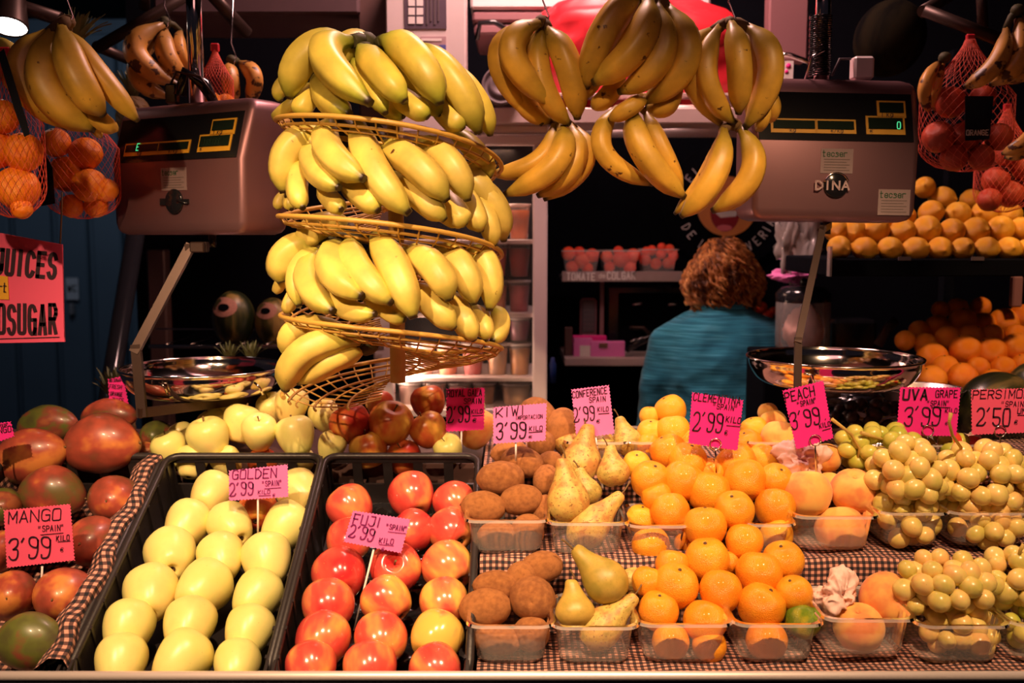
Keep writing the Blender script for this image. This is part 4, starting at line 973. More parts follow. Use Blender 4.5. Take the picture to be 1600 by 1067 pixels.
bunch('banana bunch draped over the right of the top tier', [((648, 72), (708, 126), (748, 208), 25, -.01), ((690, 100), (742, 150), (766, 212), 18, .02), ((672, 150), (703, 180), (724, 202), 20, .0), ((700, 200), (745, 240), (764, 278), 17, .06)], 'ban_green', Yb, (640, 88, 1.62))
bunch('bright yellow banana bunch at the left of the second tier', [((512, 205), (452, 232), (444, 302), 22, -.01), ((518, 190), (514, 236), (570, 280), 23, -.03), ((486, 225), (492, 262), (531, 294), 20, -.02), ((478, 250), (464, 288), (474, 326), 17, -.02), ((500, 290), (518, 312), (534, 328), 16, 0), ((535, 282), (562, 302), (592, 330), 20, -.01), ((470, 290), (455, 308), (456, 328), 12, .02), ((455, 300), (438, 312), (436, 328), 9, .03), ((545, 195), (500, 215), (470, 280), 18, .04)], 'ban', Yb, (545, 200, 1.60))
bunch('long banana bunch in the middle of the second tier', [((562, 190), (580, 258), (640, 334), 25, -.02), ((596, 228), (648, 256), (699, 314), 25, -.02), ((612, 272), (655, 306), (696, 344), 20, -.005), ((560, 230), (556, 262), (600, 310), 18, .03), ((640, 300), (700, 330), (722, 348), 20, .03)], 'ban', Yb, (588, 204, 1.61))
bunch('banana bunch hanging over the right of the second tier', [((650, 224), (700, 252), (731, 314), 23, -.01), ((690, 290), (712, 330), (728, 352), 19, .0), ((722, 292), (738, 328), (752, 362), 19, .01), ((728, 288), (768, 318), (787, 376), 22, .03), ((740, 300), (760, 340), (772, 384), 17, .02), ((700, 262), (745, 285), (770, 330), 20, .05)], 'ban', Yb, (668, 232, 1.62))
bunch('yellow banana bunch at the left of the third tier', [((500, 375), (446, 398), (440, 442), 22, 0), ((505, 392), (466, 422), (468, 480), 17, -.01), ((500, 392), (480, 440), (522, 487), 21, -.02), ((530, 378), (518, 420), (568, 464), 24, -.035), ((512, 430), (535, 478), (588, 490), 17, -.02), ((470, 440), (455, 468), (446, 488), 12, .02), ((460, 420), (440, 440), (432, 458), 10, .03), ((545, 352), (500, 356), (470, 385), 24, .06)], 'ban', Yb, (548, 372, 1.60))
bunch('large yellow banana bunch in the middle of the third tier', [((548, 374), (560, 420), (613, 474), 23, -.03), ((585, 370), (616, 418), (646, 498), 26, -.03), ((560, 440), (600, 478), (634, 500), 18, 0), ((632, 392), (676, 418), (702, 470), 24, -.02), ((645, 448), (675, 476), (710, 514), 21, -.01)], 'ban', Yb, (588, 376, 1.61))
bunch('banana bunch at the right of the third tier', [((685, 388), (722, 418), (740, 476), 23, 0), ((728, 388), (762, 418), (764, 486), 20, .01), ((700, 458), (722, 494), (741, 532), 20, 0), ((738, 478), (754, 504), (758, 532), 15, .01), ((768, 478), (783, 506), (768, 534), 15, .03)], 'ban', Yb, (706, 396, 1.60))
bunch('small banana bunch in the shade of the lowest tier', [((562, 532), (478, 548), (446, 610), 25, -.04), ((556, 524), (470, 512), (450, 558), 20, .01), ((570, 545), (520, 562), (466, 598), 20, 0)], 'ban', Yb, (572, 538, 1.57), crownr=.02)
m_ = MB().ball((0, 0, 0), 1, 12, 4)
# --- hanging bunches
def Yh(base): return lambda x, y, k, d: base + (.012, -.02, .0)[k] + d
def hook(x, y, Y, label, top=-60):
    c = P(x, y, Y); tp = P(x + 4, top, Y)
    pts = [tp, c + Vector((.0, 0, .03)), c + Vector((.010, -.004, .004)), c + Vector((.006, -.008, -.012)), c + Vector((-.008, -.006, -.012)), c + Vector((-.012, -.002, 0))]
    tag(obj('hook', MB().tube(pts, .0016, 6), M['chrome'], at=c), label, 'hook', 'steel banana hooks')
bunch('ripe hanging banana bunch left of the red bag', [((838, 40), (780, 95), (848, 194), 18, .01), ((842, 36), (800, 84), (866, 166), 21, -.03), ((848, 40), (846, 125), (890, 194), 18, -.01), ((856, 46), (888, 105), (902, 186), 21, -.02), ((846, 46), (815, 142), (862, 190), 18, .02)], 'ban_hang', Yh(1.72), (848, 34, 1.73))
bunch('second ripe bunch hanging below the left one', [((876, 194), (868, 256), (788, 304), 20, -.02), ((866, 192), (842, 250), (766, 272), 15, .0), ((890, 196), (896, 256), (840, 306), 18, .0), ((900, 200), (914, 256), (850, 312), 14, .015)], 'ban_hang', Yh(1.73), (870, 184, 1.74))
bunch('largest hanging banana bunch in front of the red bag', [((1000, -14), (948, 45), (915, 138), 24, 0), ((1012, -4), (996, 70), (926, 130), 23, -.03), ((1024, 5), (1032, 88), (966, 144), 21, -.02), ((1040, 10), (1072, 92), (1004, 160), 23, .0), ((975, 110), (950, 148), (926, 166), 15, .02), ((1006, 150), (985, 168), (952, 186), 14, 0), ((1052, 90), (1046, 158), (1010, 166), 16, .025), ((1005, 0), (935, 100), (918, 150), 18, .03)], 'ban_hang', Yh(1.68), (1016, -22, 1.69))
bunch('two long bananas hanging below the largest bunch', [((966, 168), (942, 236), (1020, 288), 16, .0), ((990, 172), (1008, 240), (1070, 308), 20, -.02), ((1008, 174), (1036, 236), (1066, 298), 14, .015)], 'ban_hang', Yh(1.70), (990, 166, 1.71))
bunch('hanging banana bunch beside the right scale', [((1112, 48), (1078, 107), (1130, 198), 18, .0), ((1124, 42), (1104, 120), (1148, 192), 18, -.015), ((1142, 36), (1156, 100), (1154, 178), 19, -.03), ((1168, 42), (1206, 107), (1164, 200), 20, -.01), ((1186, 130), (1206, 162), (1200, 190), 13, .03), ((1190, 150), (1194, 180), (1182, 204), 11, .01), ((1160, 40), (1180, 107), (1170, 190), 17, .03)], 'ban_hang', Yh(1.70), (1140, 36, 1.71))
bunch('pair of bright bananas hanging left of the right scale', [((1130, 202), (1116, 275), (1064, 338), 20, -.02), ((1156, 200), (1174, 270), (1112, 330), 19, -.0), ((1124, 215), (1098, 280), (1054, 334), 11, .01)], 'ban_hang', Yh(1.69), (1146, 194, 1.70))
bunch('big banana bunch hanging over the left scale', [((96, 42), (120, 118), (162, 180), 25, -.03), ((104, 50), (150, 112), (216, 190), 18, .0), ((84, 48), (72, 135), (150, 202), 26, -.005), ((78, 50), (34, 118), (108, 200), 22, .02), ((120, 130), (150, 180), (184, 202), 15, .01), ((110, 150), (140, 190), (158, 214), 9, .03)], 'ban_hang', Yh(1.62), (106, 34, 1.62))
bunch('single banana at the left edge above the oranges', [((-8, 62), (24, 92), (26, 138), 13, 0), ((-14, 64), (8, 100), (14, 140), 13, .02)], 'ban', Yh(1.66), (-12, 58, 1.66))
bunch('brown speckled banana bunch hanging behind the left scale', [((256, 38), (212, 82), (280, 134), 17, -.02), ((258, 44), (262, 88), (288, 122), 15, 0), ((262, 40), (212, 110), (268, 152), 14, .02), ((282, 48), (280, 80), (294, 108), 11, .03)], 'ban_spot', Yh(2.0), (258, 34, 2.0))
bunch('pair of small pale bananas behind the left scale', [((358, 100), (360, 126), (366, 160), 13, 0), ((372, 98), (398, 122), (386, 160), 13, .01)], 'ban_spot', Yh(2.05), (362, 94, 2.05))
bunch('overripe black streaked bananas hanging at the top right corner', [((1590, 26), (1592, 90), (1546, 132), 16, 0), ((1572, 44), (1556, 100), (1506, 136), 14, -.01), ((1602, 30), (1612, 90), (1566, 128), 16, .02)], 'ban_spot', Yh(1.80), (1590, 16, 1.80))
bunch('narrow streaked banana beside the net bag at right', [((1470, 96), (1446, 132), (1452, 176), 10, 0), ((1474, 98), (1462, 132), (1460, 172), 9, .02)], 'ban_spot', Yh(1.95), (1476, 90, 1.95))
bunch('dim bananas hanging low at the right edge', [((1618, 196), (1600, 222), (1566, 240), 11, 0), ((1620, 204), (1606, 234), (1570, 246), 9, .02)], 'ban_spot', Yh(1.85), (1624, 190, 1.85))
for a in [(848, 30, 1.73, 'thin steel hook above the left hanging bananas'), (1138, 32, 1.71, 'thin steel hook above the bananas beside the right scale'), (258, 34, 2.0, 'wire hook holding the brown speckled bananas'), (362, 92, 2.05, 'wire hook holding the small pale bananas'), (106, 30, 1.62, 'wire hook of the big bunch over the left scale'), (1016, -20, 1.69, 'hook of the largest banana bunch at top edge')]:
    hook(*a)
# ================================================================== SCALES
def scale_body(name, label, org, yaw, w, h, d, left):
    """org = bottom-centre-front; local x right, y back, z up"""
    t = thing(name, label, 'scale', org, 'hanging steel scales')
    t.rotation_euler = (0, 0, yaw)
    def T(name, mb, m, par=t): return link(name, mb.mesh(name), m, par)
    cz = h * .55; lean = .030
    m_ = MB(); rings = []
    c = .020
    zs = [0, .004, .010, .022, cz * .5, cz, (cz + h) / 2, h - .022, h - .010, h - .004, h]
    for z in zs:
        e = 0
        if z < .022: e = .022 - math.sqrt(max(0, .022 ** 2 - (.022 - z) ** 2))
        if z > h - .022: e = .022 - math.sqrt(max(0, .022 ** 2 - (z - h + .022) ** 2))
        tap = .010 * (1 - z / h)                             # a little narrower at the foot
        hw = w / 2 - e - tap * .5; yf = 0 if z <= cz else lean * (z - cz) / (h - cz)
        e2 = e * .35
        ring = []
        for (sx, sy, a0) in ((1, 1, 0), (-1, 1, 90), (-1, -1, 180), (1, -1, 270)):
            for k in range(4):
                a = R(a0 + 30 * k); cc = min(c, hw * .5) * .6
                ring.append((sx * (hw - cc) + cc * math.cos(a), (d - e2 - cc if sy > 0 else yf + e2 + cc) + cc * math.sin(a), z))
        rings.append(ring)
    m_.loft(rings, True, True, True); b = T('housing', m_, M['steel_scale'])
    b.data.polygons.foreach_set('use_smooth', [True] * len(b.data.polygons))
    # seam
    m_ = MB()
    def fy(z): return 0 if z <= cz else lean * (z - cz) / (h - cz)
    def box(xa, xb, za, zb, o, th=.0015):
        m = MB(); vs = []
        for z in (za, zb):
            for yy in (fy(z) - o - th, fy(z) - o):
                for x in (xa, xb): vs.append((x, yy, z))
        m.add(vs, [(0, 2, 3, 1), (4, 5, 7, 6), (0, 1, 5, 4), (2, 6, 7, 3), (0, 4, 6, 2), (1, 3, 7, 5)]); return m
    hw = w / 2
    pz0, pz1 = h * .56, h * .90
    T('display_panel', box(-hw * .92, hw * .90, pz0, pz1, 0), M['black_gloss'])
    def fr(o): return lambda u, v: Vector((u, fy(v) - o, v))
    PW = hw
    for (xa, xb, za, zb) in ((-.78 * PW, -.24 * PW, .61 * h, .71 * h), (-.26 * PW, .22 * PW, .61 * h, .71 * h), (.34 * PW, .80 * PW, .61 * h, .74 * h), (.48 * PW, .82 * PW, .73 * h, .85 * h)):
        T('display_frame', box(xa, xb, za, zb, .0016), M['yellow'])
        lo = (zb - za) * .30 if za < .7 * h else (zb - za) * .30
        T('display_window', box(xa + .004, xb - .004, za + lo, zb - .003, .0032), M['lcd'])
    for tx_, xx, zz, hh_ in (('kg', -.56, .616, .007), ('€/kg', -.08, .616, .007), ('T kg', .52, .736, .008), ('€', .38, .618, .008)):
        m_ = MB(); write(m_, tx_, fr(.0036), xx * PW, zz * h, hh_, .85, .13); T('lettering', m_, M['ink'])
    m_ = MB(); write(m_, 'E' if left else '0', fr(.0052), (-.58 if left else .70) * PW, .650 * h, .012, .7, .12)
    T('digits', m_, M['led'])
    if left:
        m_ = MB(); write(m_, '188188', fr(.0052), .42 * PW, .66 * h, .010, .75, .06); T('faint_digits', m_, mat('unlit_digits', (.02, .06, .03), .4))
    # stickers
    def sticker(x, z, ww, hh, big=True):
        s = T('sticker', box(x - ww / 2, x + ww / 2, z - hh / 2, z + hh / 2, .0002, .0006), mat('translucent_sticker', (.34, .25, .25), .5, .3))
        m = MB(); write(m, 'tecser', fr(.0012), x - ww * .44, z + hh * .18, hh * .24, .72, .15, 0, 0, 0); l_ = T('lettering', m, mat('green_print', (.03, .09, .04), .5), s)
        m = MB()
        for i in range(5): m.add([fr(.0012)(x - ww * .40, z + hh * (.08 - .11 * i)), fr(.0012)(x + ww * (.40 - .1 * (i % 2)), z + hh * (.08 - .11 * i)), fr(.0012)(x + ww * (.40 - .1 * (i % 2)), z + hh * (.05 - .11 * i)), fr(.0012)(x - ww * .40, z + hh * (.05 - .11 * i))], [(0, 1, 2, 3)])
        T('small_print', m, mat('grey_print', (.16, .12, .11), .5), s)
    sticker(0, h * .42, w * .19, h * .17)
    if not left: sticker(hw * .70, h * .14, w * .19, h * .18)
    # badge
    zc = h * .25
    m_ = MB().lathe([(0, .0), (.022, 0), (.022, .002), (.020, .004), (0, .004)], 24, (0, 0, zc), axis=Vector((0, -1, 0)))
    m_2 = MB()
    for v in m_.v: v.x *= 1.0
    bd = T('badge', m_, M['black_gloss'])
    if left:
        m_ = MB().box((-.034, -.0035, zc - .006), (-.018, 0, zc + .006)); m_.box((.018, -.0035, zc - .004), (.036, 0, zc + .004)); m_.tube([(.012, -.006, zc + .002), (.036, -.004, zc - .004)], .0018, 6); T('badge_wing', m_, M['black_gloss'])
    else:
        m_ = MB(); write(m_, 'DINA', fr(.0062), -.037, zc - .007, .014, 1.25, .22, 0, 0, 0, .24); T('badge_lettering', m_, mat('pale_badge_metal', (.75, .55, .55), .3, .4), bd)
        m_ = MB(); m_.tube([(.022 * math.cos(R(a)), -.004, zc + .022 * math.sin(R(a))) for a in range(20, 165, 12)], .0016, 6); T('badge_ring', m_, M['chrome'], bd)
        for xx in (-.041, .036): pass
    # foot spigot under the housing
    T('spigot', MB().tube([(.03 if left else .01, d * .5, .002), (.03 if left else .01, d * .5, -.022)], .007, 10), M['black_gloss'])
    return t
HS = .232
Yr = 1.70
a = P(384, 367, Yr); yaw = R(-31); w_ = .335
org = Vector((a.x - math.cos(yaw) * w_ / 2, a.y - math.sin(yaw) * w_ / 2, a.z))
ls = scale_body('hanging_scale', 'steel hanging scale at the left showing a green E', org, yaw, w_, .228, .11, True)
a = P(1303, 346, 1.80)
rs = scale_body('hanging_scale', 'steel hanging scale at the right with DINA badge and green 0', a, R(3), .300, .248, .12, False)
rs.rotation_euler = (0, R(.8), R(3))
# hanger columns
def column(x, Y, y0, label):
    t = thing('scale_column', label, 'column', P(x, y0, Y)); b = P(x, y0, Y); tp = P(x, -120, Y)
    obj('tube', MB().tube([b, Vector((b.x, b.y, tp.z))], .0135, 14), M['chrome'], t)
    return t, b
t, b = column(308, 1.83, 162, 'chrome column rising from the left scale')
obj('lever', MB().tube([b + Vector((-.02, -.03, .01)), b + Vector((-.01, -.03, .05)), b + Vector((.02, -.02, .03)), b + Vector((.035, -.02, .0))], [.012, .010, .012, .008], 8), M['black_gloss'], t)
obj('clamp_block', MB().box(b + Vector((-.045, -.035, -.004)), b + Vector((-.025, -.015, .03)), .003), M['black_gloss'], t)
obj('cable', MB().tube([b + Vector((-.035, -.03, .03)), b + Vector((-.02, -.045, .048)), b + Vector((.02, -.045, .04)), b + Vector((.045, -.045, .004))], .0022, 6), M['bracket'], t)
t, b = column(1283, 1.86, 128, 'chrome column with coiled cable rising from the right scale')
cl = MB(); n = 240
cl.tube([b + Vector((-.004 + .019 * math.cos(i * .75), .019 * math.sin(i * .75), .008 + i * .00045)) for i in range(n)], .0016, 5)
obj('coiled_cable', cl, M['black_gloss'], t)
obj('loose_cable', MB().tube([b + Vector((-.035, -.02, 0)), b + Vector((-.025, -.03, .04)), b + Vector((-.005, -.03, .05))], .002, 6), M['chrome'], t)
a = P(1330, 90, 1.88); b2 = P(1360, 126, 1.88)
t = thing('power_plug', 'white plug box on top of the right scale', 'plug', (a + b2) / 2)
obj('casing', MB().box((a.x, 1.86, b2.z), (b2.x, 1.89, a.z), .004), M['white'], t)
obj('cord', MB().tube([P(1330, 92, 1.87), P(1312, 92, 1.87), P(1300, 118, 1.87)], .002, 6), M['grey_plastic'], t)
# brackets
def bracket(pts, label, wdt, Yp):
    """flat-bar bracket following 3D points"""
    t = thing('scale_bracket', label, 'bracket', pts[-1]); m_ = MB()
    for (p, q) in zip(pts, pts[1:]):
        d = (q - p).normalized(); s = Vector((1, 0, 0)) if abs(d.z) > .5 else Vector((0, 0, 1)); s = (s - d * s.dot(d)).normalized(); n = d.cross(s)
        vs = []
        for e in (p - d * wdt * .45, q + d * wdt * .45):
            for (u, v) in ((-1, -1), (1, -1), (1, 1), (-1, 1)): vs.append(e + s * u * wdt / 2 + n * v * wdt * .30)
        m_.add(vs, [(0, 1, 2, 3), (7, 6, 5, 4), (0, 4, 5, 1), (1, 5, 6, 2), (2, 6, 7, 3), (3, 7, 4, 0)])
    obj('arm', m_, M['bracket'], t); return t
lb = bracket([P(316, 386, 1.76), P(296, 388, 1.755), P(213, 545, 1.71), P(222, 645, 1.70), P(432, 618, 1.93)], 'angled flat steel bracket carrying the left scale pan', .016, 0)
obj('socket', MB().box(P(306, 394, 1.78), P(318, 378, 1.745), .002), M['bracket'], lb)
rb = bracket([P(1296, 352, 1.86), P(1285, 358, 1.80), P(1247, 532, 1.66), P(1246, 622, 1.64), P(1310, 616, 1.88)], 'angled flat steel bracket carrying the right scale pan', .0115, 0)
# pans
def pan(cx, cy, Y, rpx, label, H=.050):
    c = P(cx, cy, Y); r = rpx * Y / F; z = c.z - H
    t = thing('scale_pan', label, 'pan', (c.x, c.y, z), 'steel scale pans')
    pr = spl([(0, 0), (r * .5, 0), (r * .74, .002), (r * .88, H * .25), (r * .965, H * .65), (r * .985, H * .92), (r, H)], 4)
    out = [(a, b + z) for a, b in pr]; inn = [(max(a - .0015, .0004), b + z + .0012) for a, b in pr][::-1]
    m_ = MB().lathe(out, 64, (c.x, c.y, 0)); m_.lathe(inn, 64, (c.x, c.y, 0)); obj('bowl', m_, M['pan'], t)
    ringp = [(c.x + r * math.cos(2 * math.pi * k / 64), c.y + r * math.sin(2 * math.pi * k / 64), c.z) for k in range(66)]
    obj('rolled_rim', MB().tube(ringp, .0024, 8, False), M['chrome'], t)
    return t, c, r
t, c, r = pan(319, 573, 1.88, 127, 'round steel pan of the left scale under the melons')
for sx in (-.55, .62): obj('lug', MB().tube([P(319 + sx * 127, 598, 1.735), P(326 + sx * 127, 604, 1.73), P(332 + sx * 127, 616, 1.74)], .0022, 6), M['chrome'], t)
t, c, r = pan(1303, 558, 1.80, 134, 'round steel pan of the right scale before the vendor')
obj('lug', MB().tube([P(1256, 584, 1.655), P(1268, 586, 1.65), P(1272, 598, 1.65)], .0022, 6), M['chrome'], t)
# ================================================================== BACKGROUND
def pbox(mb, x0, y0, x1, y1, Y, d, bev=0):
    a = P(x0, y1, Y); b = P(x1, y0, Y); return mb.box((a.x, Y, a.z), (b.x, Y + d, b.z), bev)
def solo(name, mb, m, at, label, cat, group=None): return tag(obj(name, mb, m, at=at), label, cat, group)
# ---- top left rails, lamp
t = thing('hanging_rail', 'dark steel rails crossing at the top left over the bananas', 'rail', P(200, 60, 2.15))
for a in [((-60, -18, 2.1), (95, 30, 2.1), .014), ((150, 76, 2.15), (290, -6, 2.15), .012), ((320, -20, 2.1), (386, 52, 2.2), .013), ((150, 72, 2.15), (222, 102, 2.3), .011), ((225, -40, 2.1), (225, 12, 2.15), .012)]:
    obj('bar', MB().tube([P(*a[0]), P(*a[1])], a[2], 12), M['bracket'], t)
t = thing('hanging_rail', 'dark steel rails at the top right over the streaked bananas', 'rail', P(1500, 40, 2.0))
for a in [((1444, 16, 2.0), (1572, 66, 1.95), .012), ((1442, 18, 2.0), (1492, -12, 2.1), .012), ((1532, -40, 2.0), (1536, 44, 2.0), .010)]:
    obj('bar', MB().tube([P(*a[0]), P(*a[1])], a[2], 12), M['bracket'], t)
c = P(14, 40, 2.05); t = thing('round_lamp', 'glowing round lamp in the top left corner', 'lamp', c)
ax = Vector((.05, -.42, -1)).normalized()
obj('housing', MB().lathe([(.022, -.09), (.027, -.05), (.036, 0), (.036, .004), (.033, .004)], 28, c, axis=ax), M['bracket'], t)
obj('bulb_disc', MB().lathe([(0, .001), (.033, .001)], 28, c, axis=ax), M['lamp'], t)
# ---- pineapples
def pineapple(cx, cy, Y, rb, hb, rl, label, down=False, body=True, n=34, seed=1, tilt=0):
    rn = random.Random(seed); c = P(cx, cy, Y); t = thing('pineapple', label, 'pineapple', c); k = Y / F; s = -1 if down else 1
    if body:
        m_ = MB(); nr, ns = 14, 20; rings = []
        for i in range(nr + 1):
            a = math.pi * (i / nr); r = max(rb * k * math.sin(a) ** .7, .0005); z = -s * hb * k * (1 - math.cos(a))
            rings.append([c + Vector((r * (1 + .06 * ((i + j) % 2)) * math.cos(2 * math.pi * (j + .5 * (i % 2)) / ns), r * (1 + .06 * ((i + j) % 2)) * math.sin(2 * math.pi * (j + .5 * (i % 2)) / ns), z)) for j in range(ns)])
        m_.loft(rings, True, False, False); obj('rind', m_, M['pine'], t)
    for i in range(n):
        a = i * 2.4; f = i / n; L_ = rl * k * (1.05 - .35 * abs(f - .5)) * rn.uniform(.85, 1.1); out = (1 - f) * 1.1 + .12
        d = Vector((math.cos(a), math.sin(a), 0)); side = Vector((-d.y, d.x, 0)); wd = rl * k * .10
        pts = []
        for q in range(6):
            u = q / 5; p = c + d * (L_ * out * .55 * u + .006) + Vector((tilt * u * L_, 0, s * L_ * (u * (1.0 - .35 * out * u)))); w_ = wd * (1 - u) ** .7 + .0004
            pts.append((p - side * w_, p + d * -.25 * w_ + Vector((0, 0, -.002)), p + side * w_))
        m_ = MB(); vs = [v for tr in pts for v in tr]; fs = []
        for q in range(5):
            for e in range(2): b = q * 3 + e; fs.append((b, b + 1, b + 4, b + 3))
        m_.add(vs, fs, True); obj('leaf', m_, M['leaf'], t)
pineapple(112, 72, 1.9, 34, 60, 62, 'pineapple hanging behind the big bunch of bananas at left', False, True, seed=2, tilt=.3)
pineapple(208, 150, 2.15, 26, 40, 46, 'pineapple top sticking up behind the left scale', seed=3)
pineapple(183, 628, 2.1, 26, 40, 66, 'pineapple with spiky crown behind the mangoes', seed=4)
pineapple(358, 562, 2.2, 26, 30, 34, 'pineapple crown above the left pan, left of two', seed=5, n=20)
pineapple(392, 562, 2.2, 26, 30, 36, 'pineapple crown above the left pan, right of two', seed=6, n=20)
# ---- net bags
def net_bag(cx, y0, y1, rx, Y, oranges, label, m, seed, orr, tagtxt=True, desc='', ribbon=None):
    top = P(cx, y0, Y); bot = P(cx, y1, Y); H = top.z - bot.z; t = thing('net_bag', label, 'net bag', bot, 'net bags of oranges'); rxm = rx * Y / F
    def rad(v): return rxm * (.10 + .90 * min(1, (v / .42)) ** 1.3) if v < .42 else rxm * (1 if v < .8 else math.sqrt(max(.02, 1 - ((v - .8) / .2) ** 2)))
    for sgn in (1, -1):
        m_ = MB(); n = 30
        for k in range(n):
            m_.tube([(top.x + rad(v) * math.cos(2 * math.pi * k / n + sgn * v * 2.6), Y + min(rad(v), .05) * math.sin(2 * math.pi * k / n + sgn * v * 2.6), top.z - v * H) for v in [q / 26 for q in range(27)]], .00032, 4, False)
        obj('net', m_, M['net'], t)
    obj('clip', MB().box((top.x - .008, Y - .004, top.z - .006), (top.x + .008, Y + .004, top.z + .010), .002), M['red_bag'], t)
    if ribbon:
        pts = [P(x, y, Y - .054) for x, y in ribbon]
        obj('label_band', MB().prism(pts, (0, 1, 0), .0008), M['black_gloss'], t)
    for j, (x, y, r) in enumerate(sorted(oranges)):
        put('orange', P(x, y, Y + (.0 if j % 2 else -.012)), r * Y / F, m, f'orange {desc}, {ordpos(j, len(oranges))} of its net', 'orange', 'oranges in net bags', rnd=rnd)
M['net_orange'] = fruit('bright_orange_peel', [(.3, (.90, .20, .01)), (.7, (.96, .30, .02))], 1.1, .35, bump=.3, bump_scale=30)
M['orange_red_lit'] = fruit('red_lit_orange_peel', [(.3, (.46, .04, .015)), (.7, (.55, .08, .03))], 1.1, .4, bump=.3, bump_scale=30)  # dull red light on the right-hand nets put into the peel colour
net_bag(8, 84, 340, 50, 1.62, [(36, 238, 30), (27, 294, 33), (-6, 232, 30), (-26, 290, 32), (2, 182, 26), (34, 326, 16)], 'net bag of bright oranges at the left edge over the sign', 'net_orange', 1, .034, desc='in the net at the left edge', ribbon=[(-4, 84), (6, 76), (42, 190), (46, 210), (38, 214), (22, 170)])
net_bag(122, 150, 342, 58, 1.82, [(87, 223, 22), (134, 240, 25), (103, 272, 27), (140, 290, 26), (166, 297, 18), (150, 322, 18), (112, 322, 18)], 'net bag of shaded oranges beside the left scale', 'net_orange', 2, .03, desc='in the net beside the left scale', ribbon=[(66, 230), (82, 262), (86, 318), (64, 322), (58, 280)])
net_bag(1516, 62, 268, 72, 1.95, [(1485, 160, 24), (1466, 214, 24), (1507, 214, 23), (1535, 154, 20), (1490, 247, 20), (1533, 246, 20), (1560, 214, 21)], 'red net bag of oranges hanging right of the right scale', 'orange_red_lit', 3, .03, desc='in the red net by the right scale', ribbon=[(1508, 150), (1553, 150), (1546, 218), (1508, 220)])
net_bag(1574, 170, 332, 44, 2.08, [(1574, 238, 22), (1556, 282, 21), (1578, 302, 22), (1546, 312, 18), (1600, 262, 20)], 'red net bag of oranges lowest at the right edge', 'orange_red_lit', 4, .03, desc='in the lowest red net', ribbon=None)
net_bag(336, 76, 190, 26, 2.0, [(330, 160, 16), (352, 162, 15)], 'small pinkish red net bag hanging behind the left scale', 'orange', 5, .03, desc='in the small net behind the scale')
m_ = MB(); write(m_, 'ORANGE', pixframe(1.95, .056), 1510, -211, 8, 36, .16, .1); solo('net_lettering', m_, M['cream'], P(1528, 214, 1.89), 'ORANGE lettering on the black band of the red net bag', 'lettering')
M['sticker_pale'] = mat('pale_salmon_sticker', (.48, .22, .15), .6, var=.5, vscale=300)
# ---- left: melons on wire shelf
t = thing('wire_shelf', 'thin chrome wire shelf carrying the two round melons', 'shelf', P(400, 540, 2.55))
for (a, b, Y, r) in (((232, 540), (600, 540), 2.45, .0035), ((244, 514), (600, 514), 2.75, .0025), ((232, 543), (600, 543), 2.46, .002)):
    obj('rod', MB().tube([P(*a, Y), P(*b, Y)], r, 8), M['chrome'], t)
for k in range(9): x = 250 + k * 40; obj('cross_rod', MB().tube([P(x, 541, 2.45), Vector((P(x, 541, 2.45).x, 2.78, P(x, 541, 2.45).z))], .0018, 6), M['chrome'], t)
for cx, cy, rx, ry, lab in ((365, 497, 33, 43, 'round striped green melon with oval label, left of two on shelf'), (427, 503, 28, 38, 'striped green melon partly behind the bananas, right of two')):
    Y = 2.6; o = put('lemon', P(cx, cy, Y), (1, 1, 1), 'melon', lab, 'melon', 'melons on the wire shelf', (0, 0, 0), False, 'melon', rnd)
    me = MB().ball((0, 0, 0), (rx * Y / F, rx * Y / F, ry * Y / F), 28, 18).mesh('melon'); me.materials.append(M['melon']); o.data = me
    for (sc_, mm, nm, of) in ((1.0, 'sticker_pale', 'sticker', .001), (.36, 'black', 'sticker_mark', .002)):
        m_ = MB(); c0 = P(cx - 8 * rx / 33, cy - 19, Y); ctr = o.location; ring = []; cv = []
        for rr_ in (0, .5, 1.0):
            for k in range(20):
                q = c0 + Vector((math.cos(k / 20 * 6.283) * (21 if sc_ == 1 else 26) * rx / 33 * sc_ * rr_ * Y / F, 0, math.sin(k / 20 * 6.283) * 15 * rx / 33 * sc_ * rr_ * Y / F)) - ctr
                ex = q.x / (rx * Y / F); ez = q.z / (ry * Y / F); yy = -math.sqrt(max(0, 1 - ex * ex - ez * ez)) * rx * Y / F - of
                cv.append((q.x, yy, q.z))
        fs = [(a_ * 20 + k, a_ * 20 + (k + 1) % 20, (a_ + 1) * 20 + (k + 1) % 20, (a_ + 1) * 20 + k) for a_ in (0, 1) for k in range(20)]
        m_.add(cv, fs, True); link(nm, m_.mesh(nm), M[mm], o)
# ---- top boards and boxes
solo('top_board', pbox(MB(), 240, -60, 560, 22, 2.45, .3, .006), mat('dim_rose_board', (.07, .035, .04), .7), P(400, 22, 2.45), 'dusky rose board along the top behind the banana stand', 'board')
solo('brown_post', pbox(MB(), 562, -60, 606, 208, 2.47, .05, .004), M['dark_wood'], P(584, 208, 2.47), 'dark brown post left of the printed white box', 'post')
t = thing('printed_box', 'tall white cardboard box with grey icon panel and photo', 'box', P(666, 206, 2.36))
obj('carton', pbox(MB(), 605, -60, 727, 206, 2.36, .10, .003), M['white'], t)
obj('icon_panel', pbox(MB(), 632, -60, 697, 45, 2.358, .002), mat('grey_violet_print', (.10, .07, .10), .5), t)
for i in range(3):
    for j in range(2): obj('icon', pbox(MB(), 638 + j * 13, -2 + i * 14, 648 + j * 13, 9 + i * 14, 2.3565, .0015), M['cream'], t)
for j in range(4): obj('print_line', pbox(MB(), 666 + j * 6, -20, 668 + j * 6, 38 - 5 * (j % 2), 2.3565, .0015), M['grey_plastic'], t)
obj('photo', pbox(MB(), 657, 57, 697, 112, 2.3575, .002), mat('photo_print', (.45, .30, .32), .5), t)
